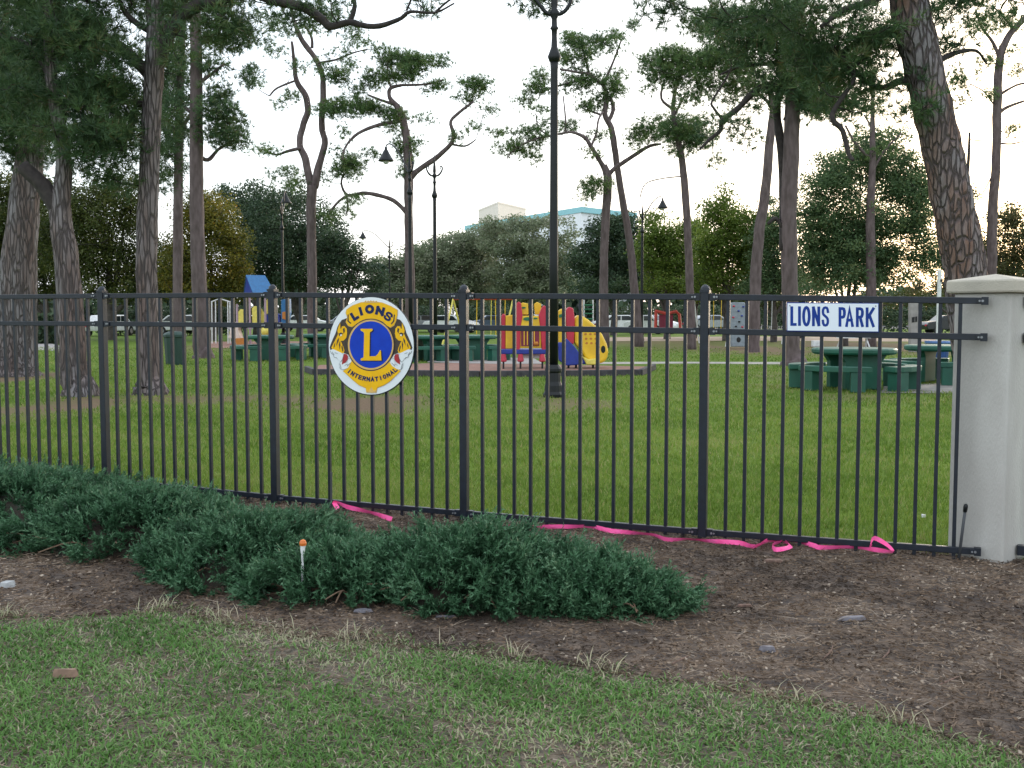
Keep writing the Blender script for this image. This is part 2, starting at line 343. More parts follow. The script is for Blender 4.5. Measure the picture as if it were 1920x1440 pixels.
strip('concrete_pad', [(800, 680), (870, 682), (1020, 683)], [(815, 672), (880, 671), (1000, 672)], CONC, .016)
strip('table_pad', [(1650, 738), (1750, 739), (1900, 737)], [(1660, 722), (1760, 720), (1900, 719)], CONCD, .014)
strip('far_sand', [(380, 652), (520, 655), (650, 652)], [(380, 641), (520, 640), (650, 641)], BRICKL, .010)

# playground border of low timbers
def border():
    P = [G(575, 697), G(590, 703), G(740, 705), G(900, 707), G(1060, 706), G(1200, 704), G(1226, 693)]
    e = empty('playground_border', P[3], 'low dark timber edging around the reddish play area mulch', 'edging')
    for a, b in zip(P[:-1], P[1:]):
        d = nrm(b - a); mb = MB(); mb.box((a + b) / 2 + [0, 0, .07], (np.linalg.norm(b - a) - .02, .12, .15), d, np.cross([0, 0, 1], d)); mb.build('timber', [mat_edge], e, bevel=.015)
mat_edge = mat('dark_timber', (.06, .055, .06), .8, (.035, .03, .035), 12)
border()

# ------------------------------------------------------------------ fence
def fpt(s, z, off=0.): p = fl(s) + FN * off; return np.array([p[0], p[1], z])
def sfence(u, v=900):
    r = ray(u, v); # intersect vertical plane
    # r*k = FA + s*FD
    M = np.array([[r[0], -FD[0]], [r[1], -FD[1]]]); k, s = np.linalg.solve(M, FA); return s
def fplane(u, v, off=0.):
    r = ray(u, v); A = FA + FN * off; M = np.array([[r[0], -FD[0]], [r[1], -FD[1]]]); k, s = np.linalg.solve(M, A); return np.array([r[0] * k, r[1] * k, CAMZ + r[2] * k])
PU = [200, 517, 871, 1317, 1788]
PICK = [223, 244, 265, 286, 308, 329, 351, 374, 397, 419, 443, 466, 491, 544, 569, 595, 619, 646, 673, 700, 727, 754.5, 782, 811, 839, 905, 936, 964.5, 995, 1026, 1056, 1087, 1119, 1150, 1183, 1215, 1248, 1281, 1360, 1394.5, 1429, 1464, 1499, 1533.5, 1569, 1605, 1641, 1678, 1714, 1751, 1788, 2, 17.5, 36.5, 56, 75, 94, 113, 133, 153, 173]
BV = lambda u: np.interp(u, [0, 200, 500, 870, 1317, 1790], [882, 900, 931, 962, 997, 1032])
SP = [sfence(u, BV(u)) for u in PU]; SPK = [sfence(u, BV(u)) for u in PICK]
LS = SP[0] - 1.63
SPK += list(np.arange(SPK[-10] - .115, LS + .05, -.1155)) + list(np.arange(LS - .1155, LS - 1.6, -.1155))
TR = lambda s: np.interp(s, [LS, *SP], [1.552, 1.553, 1.549, 1.531, 1.514, 1.482])
MR = lambda s: np.interp(s, [LS, *SP], [1.339, 1.338, 1.331, 1.322, 1.306, 1.281])
BR = lambda s: np.interp(s, [LS, *SP], [.14, .114, .081, .070, .067, .076])
X3 = np.array([FD[0], FD[1], 0]); N3 = np.array([FN[0], FN[1], 0])
fe = empty('iron_fence', (0, 7, 0), 'long black iron picket fence with flat top rail behind the juniper bed', 'fence')
POSTS = [LS] + SP[:4]
for s in POSTS:
    zt = TR(s) + .028; zb = float(hz(*fl(s))) - .1; mb = MB(); mb.box(fpt(s, (zt + zb) / 2), (.052, .052, zt - zb), X3, N3); p = mb.build('post', IRON, fe, bevel=.004)
    c = MB(); c.box(fpt(s, zt + .006), (.060, .060, .016), X3, N3); q = fpt(s, zt + .014)
    c.lathe([(.030, 0), (.029, .010), (.024, .021), (.014, .030), (.004, .033)], q, 14); co_ = c.build('post_cap', IRON, None, smooth=False); co_.parent = p
ends = [LS - 1.7] + POSTS + [SP[4] + .17]
for a, b in zip(ends[:-1], ends[1:]):
    a2 = a + .029; b2 = b - .029
    for fn in (TR, MR, BR):
        A = fpt(a2, fn(a2)); B = fpt(b2, fn(b2)); d = nrm(B - A); mb = MB(); mb.box((A + B) / 2, (np.linalg.norm(B - A), .032, .036), d, N3, np.cross(d, N3) * -1)
        mb.build('rail', IRON, fe, bevel=.003)
        for e, sg in ((a2, 1), (b2, -1)):
            if e < LS - 1: continue
            mb = MB(); mb.box(fpt(e + sg * .018, fn(e)), (.036, .040, .044), X3, N3); mb.box(fpt(e + sg * .045, fn(e), .021), (.020, .006, .028), X3, N3)
            mb.tube([fpt(e + sg * .03, fn(e), .020), fpt(e + sg * .03, fn(e), .027)], .007, 8, 1)
            mb.tube([fpt(e + sg * .046, fn(e), .024), fpt(e + sg * .046, fn(e), .029)], .0055, 8, 1)
            mb.build('bracket', [IRON, ZINC], fe)
for s in SPK:
    zt = TR(s) - .012; zb = BR(s) - .075; mb = MB(); mb.box(fpt(s, (zt + zb) / 2), (.0205, .0205, zt - zb), X3, N3); mb.build('picket', IRON, fe)

# pillar at the right end
PC = np.array([2.735, 5.69]); phi = math.radians(49); dL = np.array([-math.cos(phi), math.sin(phi)]); dR = np.array([math.sin(phi), math.cos(phi)]); PS = .32
pc = PC + (dL + dR) * PS / 2
pe = empty('gate_pillar', (*pc, 0), 'square pale stucco pillar with a thick cap at the right end of the fence', 'pillar')
def sqring(h, z): return [np.array([*(pc + dL * a * h + dR * b * h), z]) for a, b in ((-1, -1), (1, -1), (1, 1), (-1, 1))]
ZC = CAMZ + (592 - 549) / F * 5.72
mb = MB(); mb.prism(sqring(PS / 2, -.1), (0, 0, ZC + .1)); mb.build('shaft', STUCCO, pe, bevel=.012)
mb = MB(); mb.prism(sqring(PS / 2 + .035, ZC), (0, 0, .075)); mb.build('cap', CAPST, pe, bevel=.012)
mb = MB(); a = sqring(PS / 2 + .02, ZC + .075); mb.add(a + [np.array([*pc, ZC + .11])], [(0, 1, 4), (1, 2, 4), (2, 3, 4), (3, 0, 4), (3, 2, 1, 0)]); mb.build('cap_crown', CAPST, pe)
# second run of fence leaving the pillar to the right (mostly outside the picture)
f2 = empty('iron_fence', (3.6, 5.4, 0), 'short end of black iron fence fixed to the right side of the pillar', 'fence')
D2 = nrm([.93, -.37, 0]); M2 = np.array([-D2[1], D2[0], 0]); O2 = np.array([*(PC + dR * PS * .52), 0]) + D2 * .01
for zz in (1.478, 1.277, .076):
    mb = MB(); mb.box(O2 + D2 * .95 + [0, 0, zz], (1.86, .032, .036), D2, M2); mb.build('rail', IRON, f2)
    mb = MB(); mb.box(O2 + D2 * .02 + [0, 0, zz], (.05, .05, .055), D2, M2); mb.build('bracket', IRON, f2)
for k in range(15):
    mb = MB(); mb.box(O2 + D2 * (.17 + .115 * k) + [0, 0, .74], (.0205, .0205, 1.46), D2, M2); mb.build('picket', IRON, f2)
mb = MB(); mb.box(O2 + D2 * 1.91 + [0, 0, .72], (.052, .052, 1.64), D2, M2); mb.build('post', IRON, f2)

# ------------------------------------------------------------------ lettering as drawn strokes
E_ = [(.5 + .5 * math.cos(a), .5 + .5 * math.sin(a)) for a in np.linspace(0, 2 * math.pi, 25)]
GLY = {'L': [[(0, 1), (0, 0), (1, 0)]], 'I': [[(.5, 1), (.5, 0)]], 'O': [E_], 'N': [[(0, 0), (0, 1)], [(0, 1), (1, 0)], [(1, 0), (1, 1)]],
       'S': [[(1, .76), (.93, .90), (.76, .98), (.5, 1), (.22, .97), (.05, .88), (0, .75), (.07, .63), (.28, .56), (.5, .51), (.74, .45), (.93, .37), (1, .25), (.94, .11), (.76, .02), (.5, 0), (.24, .02), (.06, .11), (0, .25)]],
       'P': [[(0, 0), (0, 1)], [(0, 1), (.6, 1), (.85, .97), (1, .86), (1, .64), (.85, .52), (.6, .48), (0, .48)]],
       'A': [[(0, 0), (.5, 1), (1, 0)], [(.18, .32), (.82, .32)]], 'R': [[(0, 0), (0, 1)], [(0, 1), (.6, 1), (.85, .97), (1, .86), (1, .66), (.85, .54), (.6, .5), (0, .5)], [(.55, .5), (1, 0)]],
       'K': [[(0, 0), (0, 1)], [(1, 1), (.02, .42)], [(.38, .62), (1, 0)]], 'T': [[(0, 1), (1, 1)], [(.5, 1), (.5, 0)]], 'E': [[(1, 1), (0, 1), (0, 0), (1, 0)], [(0, .5), (.85, .5)]]}
def strokes(ch, cx, cy, w, h, sw, rot, tofn, mb, base, swy=None):
    """glyph in a plane: px coords (y down), mapped through tofn(x, y, off)"""
    cr, sr = math.cos(rot), math.sin(rot); dz = 0
    for P in GLY[ch]:
        Q = [np.array([(x - .5) * (w - sw), -(y - .5) * (h - sw)]) for x, y in P]; n = len(Q); closed = np.allclose(Q[0], Q[-1])
        Lf, Rt = [], []
        for i in range(n):
            p0 = Q[i - 1] if i else (Q[-2] if closed else None); p1 = Q[i + 1] if i < n - 1 else (Q[1] if closed else None)
            d0 = nrm(Q[i] - p0) if p0 is not None else None; d1 = nrm(p1 - Q[i]) if p1 is not None else None
            if d0 is None: d0 = d1; ext = -d1 * sw * .5
            elif d1 is None: d1 = d0; ext = d0 * sw * .5
            else: ext = 0
            nn = nrm(np.array([-d0[1] - d1[1], d0[0] + d1[0]])); k = sw / 2 / max(.35, np.dot(nn, [-d0[1], d0[0]]))
            Lf.append(Q[i] + nn * k + ext); Rt.append(Q[i] - nn * k + ext)
        dz += .0002
        def W(q, o_): return tofn(cx + q[0] * cr - q[1] * sr, cy + q[0] * sr + q[1] * cr, o_)
        vs = [W(q, base + dz) for q in Lf] + [W(q, base + dz) for q in Rt]
        mb.add(vs, [(i, i + 1, n + i + 1, n + i) for i in range(n - 1)])
# park name sign
sg = empty('park_sign', fplane(1561, 595, .03), 'white rectangular sign with blue lettering fixed between the top rails', 'sign')
mb = MB(); c4 = [fplane(u, v, .027) for u, v in ((1475, 567), (1648, 568), (1648, 623), (1475, 621))]; mb.prism(c4, -N3 * .006); mb.build('border', BLUEP, sg)
mb = MB(); c4 = [fplane(u, v, .0285) for u, v in ((1476.5, 568.5), (1646.5, 569.5), (1646.5, 621.5), (1476.5, 619.5))]; mb.prism(c4, -N3 * .0012); mb.build('panel', WHITEP, sg)
to = lambda x, y, o_: fplane(1440 + x / 8, 540 + y / 8, o_)
for ch, x0, x1, y0, y1 in [('L', 335, 430, 275, 568), ('I', 452, 492, 275, 568), ('O', 512, 640, 270, 576), ('N', 660, 783, 278, 572), ('S', 805, 917, 274, 580), ('P', 1058, 1167, 287, 580), ('A', 1158, 1288, 290, 584), ('R', 1318, 1437, 290, 585), ('K', 1465, 1600, 292, 588)]:
    mb = MB(); strokes(ch, (x0 + x1) / 2, (y0 + y1) / 2, x1 - x0, y1 - y0, 37 if ch == 'S' else 43, 0, to, mb, .0290); mb.build('letter', BLUEP, sg)
for u, v in ((1481, 573), (1642, 574)): mb = MB(); mb.tube([fplane(u, v, .0287), fplane(u, v, .031)], .004, 8); mb.build('screw', ZINC, sg)

# oval emblem
em = empty('club_emblem', fplane(697, 649, .03), 'large oval emblem with lion heads and a gold letter on blue', 'emblem')
ke = 6.545; te = lambda x, y, o_=.03: fplane(600 + x / ke, 540 + y / ke, o_)
def ell(cx, cy, rx, ry, n=64): return [(cx + rx * math.cos(a), cy + ry * math.sin(a)) for a in np.linspace(0, 2 * math.pi, n, endpoint=False)]
def plate(name, polys, m, off, th=.0012):
    for P in polys:
        mb = MB(); mb.prism([te(x, y, off) for x, y in P], -N3 * th); mb.build(name, m, em)
def mirror(P): return [(1252 - x, y) for x, y in reversed(P)]
plate('rim', [ell(632, 714, 528, 606)], LAMPIRON, .0275, .009); plate('disc', [ell(629, 710, 521, 597)], EMBW, .0290)
mane = [(322, 372), (268, 392), (238, 430), (212, 480), (195, 545), (165, 610), (135, 680), (118, 730), (128, 762), (170, 735), (205, 690), (240, 700), (270, 750), (295, 800), (345, 815), (372, 862), (430, 820), (430, 520), (470, 440), (400, 400)]
plate('mane', [mane, mirror(mane)], EMBBR, .0305)
face = [(246, 425), (228, 470), (213, 520), (222, 562), (200, 612), (170, 670), (140, 730), (152, 752), (200, 770), (238, 792), (285, 800), (300, 770), (285, 720), (262, 668), (252, 650), (290, 645), (322, 610), (332, 560), (328, 500), (300, 466), (268, 470), (250, 505)]
plate('lion_face', [face, mirror(face)], EMBY, .0318)
# dark fur strokes, eyes, ears
st = [[(225, 560), (255, 545), (285, 560), (262, 572), (240, 592)], [(210, 640), (232, 610), (228, 650), (200, 710)], [(232, 690), (246, 650), (250, 700), (240, 760)], [(262, 720), (272, 700), (286, 770), (276, 784)], [(280, 500), (300, 490), (306, 530), (290, 560)], [(256, 470), (262, 440), (268, 470), (258, 500)], [(170, 700), (184, 672), (180, 716), (166, 742)]]
plate('fur_marking', st + [mirror(s) for s in st], EMBBR, .0330)
ey = [[(246, 574), (262, 566), (270, 582), (252, 592)]]; plate('eye', ey + [mirror(ey[0])], EMBW, .0342)
muz = [(128, 768), (165, 752), (215, 775), (270, 800), (285, 830), (270, 880), (250, 905), (225, 880), (200, 850), (178, 850), (165, 815), (140, 795)]
muo = [(x + (4 if x > 200 else -5), y + 5) for x, y in muz]
jaw = [(236, 925), (262, 905), (290, 925), (335, 925), (345, 870), (380, 875), (392, 915), (370, 960), (330, 985), (285, 1000), (262, 1000), (240, 975)]
jao = [(310 + (x - 310) * 1.05, 940 + (y - 940) * 1.08) for x, y in jaw]
plate('muzzle_outline', [muo, jao, mirror(muo), mirror(jao)], EMBGR, .0312, .0008)
plate('muzzle', [muz, jaw, mirror(muz), mirror(jaw)], EMBW, .0336)
mouth = [(290, 808), (325, 812), (343, 840), (338, 880), (310, 915), (268, 940), (276, 880), (285, 850)]; plate('mouth', [mouth, mirror(mouth)], EMBR, .0348)
wh = [[(240, 930), (246, 928), (262, 990), (256, 990)], [(300, 945), (340, 930), (342, 936), (302, 951)], [(330, 955), (372, 915), (376, 920), (336, 962)], [(180, 790), (215, 800), (214, 806), (178, 796)], [(150, 780), (175, 820), (170, 823), (146, 784)]]
plate('whisker', wh + [mirror(s) for s in wh], EMBGR, .0358)
ban = [(320, 306), (328, 266), (400, 218), (500, 182), (630, 167), (760, 184), (860, 222), (948, 272), (946, 330), (930, 400), (905, 455), (862, 482), (820, 462), (770, 412), (700, 384), (625, 376), (548, 386), (488, 412), (440, 450), (398, 474), (350, 462), (320, 415), (338, 360)]
bot = [(392, 888), (420, 925), (470, 970), (545, 1005), (625, 1018), (715, 1004), (790, 970), (850, 915), (890, 960), (985, 1020), (960, 1045), (905, 1098), (850, 1150), (780, 1192), (702, 1222), (690, 1275), (570, 1275), (562, 1224), (480, 1190), (405, 1130), (350, 1080), (285, 1022), (340, 985)]
plate('banner_edge', [[(625 + (x - 625) * 1.02, 330 + (y - 330) * 1.05) for x, y in ban], [(630 + (x - 630) * 1.02, 1090 + (y - 1090) * 1.05) for x, y in bot]], EMBG, .0322, .0008)
plate('banner', [ban, bot], EMBY, .0340)
orn = [[(535, 178), (560, 152), (575, 172), (590, 152), (606, 170), (622, 148), (640, 170), (655, 152), (672, 172), (690, 155), (712, 180), (640, 182), (590, 182)], [(570, 1245), (600, 1262), (632, 1215), (660, 1262), (695, 1245), (680, 1280), (635, 1288), (590, 1280)]]
plate('ornament', orn, EMBG, .0350)
sc = [[(338, 330), (350, 322), (352, 400), (385, 430), (372, 440), (336, 408)], [(908, 322), (920, 330), (912, 408), (880, 448), (868, 438), (896, 400)]]
plate('scroll_line', sc, EMBBR, .0350)
plate('ring_edge', [ell(622, 697, 292, 322)], EMBBR, .0346, .0008); plate('ring', [ell(622, 697, 280, 309)], EMBG, .0356); plate('field', [ell(624, 695, 261, 287)], EMBB, .0366)
Lp = [(497, 500), (645, 500), (643, 524), (612, 542), (606, 838), (682, 836), (712, 806), (734, 764), (747, 764), (754, 890), (500, 890), (500, 866), (534, 850), (541, 560), (533, 540), (499, 522)]
plate('letter_shadow', [[(x + 16, y + 10) for x, y in Lp]], EMBN, .0372, .0006); plate('initial', [Lp], EMBY, .0392)
for ch, cx, cy, w_, h_, rot in [('L', 424, 342, 82, 108, -31), ('I', 500, 286, 44, 106, -16), ('O', 608, 260, 112, 112, -2), ('N', 737, 282, 108, 108, 14), ('S', 838, 348, 84, 112, 32)]:
    mb = MB(); strokes(ch, cx, cy, w_ * (1.12 if ch == 'S' else 1), h_, 26 if ch == 'S' else 35, math.radians(rot), te, mb, .0352); mb.build('letter', EMBN, em)
txt = 'INTERNATIONAL'; angs = np.linspace(math.radians(128), math.radians(49), len(txt))
for i, (ch, a) in enumerate(zip(txt, angs)):
    x = 632 + 442 * math.cos(a); y = 650 + 470 * math.sin(a); mb = MB(); strokes(ch, x, y, 14 if ch == 'I' else 44, 56, 14, a - math.pi / 2, te, mb, .0352); mb.build('letter', EMBN, em)

# ------------------------------------------------------------------ pines
TREES = []
def interp_line(P, k=3):
    out = []
    for i in range(len(P) - 1):
        a, b = np.array(P[i], float), np.array(P[i + 1], float)
        for j in range(k): out.append(a + (b - a) * j / k)
    out.append(np.array(P[-1], float)); return out
def smoothline(P, k=4):
    P = [np.array(p, float) for p in P]; out = []
    for i in range(len(P) - 1):
        p0 = P[max(i - 1, 0)]; p1 = P[i]; p2 = P[i + 1]; p3 = P[min(i + 2, len(P) - 1)]
        for j in range(k):
            t = j / k; out.append(.5 * ((2 * p1) + (-p0 + p2) * t + (2 * p0 - 5 * p1 + 4 * p2 - p3) * t * t + (-p0 + 3 * p1 - 3 * p2 + p3) * t ** 3))
    out.append(P[-1]); return out
def needle_crown(C, R, nt, nn, Lm, Wm):
    """C (k,3) clump centres, R clump radius, nt tufts per clump, nn needles per tuft"""
    k = len(C)
    tc_ = np.repeat(C, nt, 0) + unit(k * nt) * (rng.random((k * nt, 1)) ** .5) * R * [1, 1, .62]
    out = nrow(tc_ - np.repeat(C, nt, 0)); ax = nrow(out + np.tile([0, 0, .45], (len(tc_), 1)) + unit(len(tc_)) * .5)
    tone = np.repeat(rng.random(k), nt) * .45 + rng.random(k * nt) * .28
    O = np.repeat(tc_, nn, 0); D = nrow(np.repeat(ax, nn, 0) + unit(len(O)) * .95); O = O + D * .01
    return blades(O, D, Lm * rng.uniform(.7, 1.2, len(O)), Wm, np.clip(np.repeat(tone, nn) + rng.random(len(O)) * .22 + (rng.random(len(O)) > .96) * .5, 0, 1))
def tree(name, label, Y, trunk, limbs, clusters, bark, leaf, group=None, kind='pine', clump=.36, dens=1.0, sides=10, spread=1.0, cat='tree', flare=True):
    k = px(Y); base = at(*trunk[0][:2], Y); base[2] = float(hz(base[0], base[1])) 
    e = empty(name, base, label, cat, group)
    # trunk line
    T = [at(u, v, Y) for u, v, r in trunk]; T[0][2] = base[2] - .1; Rr = [r * k for _, _, r in trunk]
    if flare:
        T = [T[0], T[0] + [0, 0, .25], T[0] + (T[1] - T[0]) * .5] + T[1:]; Rr = [Rr[0] * 1.18, Rr[0] * .98, (Rr[0] + Rr[1] * 3) / 4] + Rr[1:]
    Q = smoothline([np.r_[p, r] for p, r in zip(T, Rr)], 5)
    mb = MB(); mb.tube([q[:3] for q in Q], [max(q[3], .01) for q in Q], sides, noise=.045); mb.build('trunk', bark, e, smooth=True)
    nodes = [q[:3] for q in Q[len(Q) // 3:]]
    for li, L_ in enumerate(limbs):
        dY = random.uniform(-1, 1) * spread * 1.2 if len(L_) > 3 else 0; n = len(L_)
        P = [np.r_[at(u, v, Y + dY * i / max(n - 1, 1)), r * k] for i, (u, v, r) in enumerate(L_)]
        Q2 = smoothline(P, 4); mb = MB(); mb.tube([q[:3] for q in Q2], [max(q[3], .006) for q in Q2], 7, noise=.06); mb.build('limb', BARKG if bark is BARKG else BARKF if Y > 30 else BARKD, e, smooth=True)  # far limbs take the paler bark, sky flare put into their colour
        nodes += [q[:3] for q in Q2[2:]]
    # clumps
    C = []
    for (u, v, ru, rv, dn) in clusters:
        c = at(u, v, Y); a, b = ru * k, rv * k; n = max(3, int(dn * dens * 2.6 * a * b / clump ** 2 * (1.6 if kind == 'pine' else 2.1)))
        d = unit(n) * (rng.random((n, 1)) ** .42); dd = max(min(a, 3.0), .8) * spread
        off = rng.uniform(-.5, .5) * spread
        C.append(c + d * [a, dd, b] + [0, off, 0])
    if not C: return e
    C = np.concatenate(C); C = C[C[:, 2] > .4]
    # twigs: join each clump to the nearest wood already there
    N = np.array(nodes); mb = MB(); dist = np.linalg.norm(C[:, None, :] - N[None], axis=2).min(1); order = np.argsort(dist)
    maxtw = 260 if kind == 'pine' else 90; step = max(1, len(order) // maxtw)
    pool = [*N]
    for i in order[::step]:
        A = np.array(pool); j = np.argmin(np.linalg.norm(A - C[i], axis=1) + .35 * np.maximum(A[:, 2] - C[i][2], 0)); p = A[j]; d = np.linalg.norm(C[i] - p)
        if d > 5: continue
        m_ = (p + C[i]) / 2 + unit(1)[0] * d * .12 - [0, 0, d * .06]; r0 = min(.05, .010 + .014 * d) * (1 if kind == 'pine' else 1.4)
        mb.tube([p, m_, C[i]], [r0, r0 * .7, r0 * .35], 4, caps=False); pool += [m_, C[i]]
    if mb.v: mb.build('twigs', BARKD, e)['kind'] = 'stuff'
    if kind == 'pine':
        near = Y < 26; Vv, Ff, rr = needle_crown(C, clump * (1.1 if near else 1.45), 20 if near else 17, 14 if near else 11, .19 if near else .21, .0135 if near else .022)
    else:
        ls = max(.10, 4.8 * px(Y)); nl = int(72 * (clump / .7) ** 2 / (ls / .18) ** 1.7)
        P = np.repeat(C, nl, 0) + unit(len(C) * nl) * (rng.random((len(C) * nl, 1)) ** .5) * clump * [1.05, 1.05, .75]
        tone = np.repeat(rng.random(len(C)) * .5, nl) + rng.random(len(P)) * .4 + (rng.random(len(P)) > .97) * .3
        Vv, Ff, rr = rhomb(P, ls * rng.uniform(.7, 1.3, len(P)), ls * .62, np.clip(tone, 0, 1), .35)
    trimesh('crown', Vv, Ff, rr, leaf, e)
    return e
PG = 'pine trees in the park'
tree('pine_tree', 'thick furrowed pine trunk at the far left edge of the picture', 24, [(28, 706, 44), (32, 600, 35), (38, 470, 30), (52, 320, 25), (72, 200, 21), (92, 80, 17), (108, -60, 14)], [[(70, 210, 9), (40, 150, 7), (0, 110, 5), (-60, 90, 3)], [(60, 280, 7), (20, 240, 5), (-30, 230, 3)]],
     [(40, 190, 90, 110, 1.1), (10, 80, 90, 80, 1.1), (40, 290, 60, 35, .7), (60, -20, 120, 50, 1), (-80, 120, 80, 140, .9), (20, 240, 70, 60, 1)], BARKL, N1, PG, sides=14, dens=1.9)
tree('pine_tree', 'pine with a broken side limb stub and gnarled trunk at left', 18, [(150, 746, 32), (138, 690, 25), (134, 600, 23), (124, 480, 22), (113, 400, 19), (120, 310, 14), (110, 230, 12), (98, 160, 11), (92, 60, 10), (88, -70, 9)], [[(112, 400, 17), (82, 350, 15), (42, 312, 13)], [(112, 220, 6), (160, 160, 5), (200, 150, 3)], [(97, 150, 6), (60, 90, 4), (20, 70, 3)]],
     [(115, 110, 95, 85, 1.1), (175, 175, 70, 60, 1), (150, 255, 70, 45, .8), (70, 30, 100, 50, 1), (60, 200, 60, 60, .9), (100, -50, 150, 50, 1), (150, 60, 60, 50, 1), (180, 260, 60, 40, .8)], BARKL, N1, PG, sides=14, dens=1.9)
tree('pine_tree', 'large dark pine with a long limb arching right across the sky', 18.5, [(282, 743, 30), (279, 700, 22), (276, 600, 20), (275, 450, 19), (280, 330, 18), (285, 200, 17), (291, 100, 18), (292, 40, 16), (286, -80, 14)],
     [[(292, 130, 14), (318, 62, 13), (350, 22, 12), (410, -2, 11), (470, -12, 10), (520, 2, 9), (570, 14, 9), (605, 38, 8), (620, 50, 7), (655, 42, 6), (700, 50, 5), (745, 38, 4), (770, 22, 3), (815, 24, 2), (852, 6, 1.5)], [(655, 43, 5), (665, 12, 4), (658, -30, 3)],
      [(278, 138, 12), (238, 98, 10), (190, 66, 9), (150, 50, 8), (100, 20, 6)], [(280, 196, 6), (240, 190, 5), (212, 165, 4), (196, 140, 3)], [(282, 60, 6), (240, 30, 5), (220, -10, 4)], [(762, 20, 2), (770, 0, 2), (768, -20, 2)], [(815, 24, 2), (850, -5, 2), (900, -28, 2), (960, -22, 2), (990, -5, 1.5), (1005, 12, 1)], [(960, -22, 1.5), (1020, -20, 1.2), (1055, 0, 1)]],
     [(190, 50, 75, 40, .55), (215, 200, 60, 50, .9), (235, 270, 55, 60, .7), (180, 305, 70, 40, .7), (335, 25, 50, 35, .5), (420, 28, 50, 35, 1.0), (440, 60, 30, 15, .7), (430, -40, 90, 40, .9), (590, 0, 55, 22, .6), (560, 30, 30, 14, .5), (340, 90, 22, 35, .5), (240, -40, 120, 50, .8), (780, -15, 25, 10, .5), (610, 22, 26, 10, .5), (215, 130, 60, 40, .8), (250, 330, 50, 30, .6), (225, 230, 60, 50, .9), (385, 50, 50, 30, .7), (990, -2, 34, 12, 2.2), (1050, -2, 18, 8, 2.2)], BARKL, N1, PG, sides=14, dens=1.9)
tree('pine_tree', 'slim brown pine trunk between two thicker trunks at left', 38, [(333, 668, 10), (333, 560, 9), (334, 400, 9), (335, 300, 8), (338, 150, 7), (345, -20, 6)], [[(335, 300, 4), (310, 250, 3), (300, 220, 2)], [(336, 250, 4), (360, 210, 3)]],
     [(318, 265, 38, 70, .75), (330, 150, 40, 60, .8), (300, 330, 25, 25, .5), (330, 40, 50, 50, .6), (300, 200, 30, 60, .8)], BARKF, N1, PG, dens=1.8)
tree('pine_tree', 'tall straight mauve grey pine trunk left of the blue play roof', 34, [(381, 676, 19), (375, 640, 14), (374, 550, 14), (369, 400, 13), (368, 250, 12), (368, 120, 11), (366, 0, 10), (366, -90, 9)], [[(370, 290, 4), (390, 300, 4), (410, 280, 3), (440, 262, 2)], [(368, 160, 4), (395, 140, 3), (420, 120, 2)], [(368, 90, 4), (420, 50, 3), (455, 50, 3), (475, 70, 2)], [(368, 220, 4), (345, 200, 3)]],
     [(398, 125, 26, 20, .9), (405, 62, 55, 30, .7), (402, 178, 30, 18, 1), (412, 215, 38, 22, 1), (425, 250, 45, 28, 1), (450, 268, 18, 14, .8), (340, 200, 26, 45, .6), (345, 110, 25, 35, .4), (380, -30, 60, 40, .8), (472, 130, 12, 6, .3), (470, 155, 14, 8, .3)], BARKF, N1, PG, sides=12, clump=.32, dens=1.7)
tree('pine_tree', 'slender forked pine with two wavy stems against the sky', 46, [(586, 657, 10), (585, 500, 9), (583, 400, 9), (586, 348, 10)], [[(583, 352, 7), (573, 300, 7), (562, 272, 6), (567, 240, 6), (577, 208, 6), (572, 178, 6), (556, 152, 5), (551, 110, 3.5), (547, 78, 2.5)], [(589, 352, 8), (598, 310, 7), (609, 268, 6), (603, 236, 6), (606, 185, 6), (604, 140, 5), (590, 108, 5), (568, 78, 5), (553, 45, 4), (545, 10, 3), (535, -40, 2)], [(563, 278, 3.5), (538, 284, 3), (520, 290, 2), (500, 285, 2)], [(596, 118, 2), (630, 112, 2), (660, 100, 1.5), (690, 92, 1.2)], [(552, 152, 2), (520, 165, 2), (505, 180, 1.5)], [(585, 90, 3), (584, 70, 2.5), (570, 45, 2)]],
     [(555, 125, 18, 10, .7), (510, 62, 30, 22, .35), (590, 65, 18, 12, .6), (660, 65, 32, 25, .42), (625, 105, 28, 10, .35), (690, 88, 18, 8, .4), (512, 185, 18, 6, 1), (548, 178, 20, 6, .4), (500, 280, 30, 12, .6), (535, 330, 35, 18, .5), (520, 25, 50, 16, .3), (473, 155, 14, 6, .3), (540, 60, 25, 10, .4), (600, 130, 18, 8, .3), (553, 345, 28, 14, .5), (520, 95, 18, 10, .4)], BARKF, N2, PG, sides=8, clump=.30, dens=1.15, flare=False)
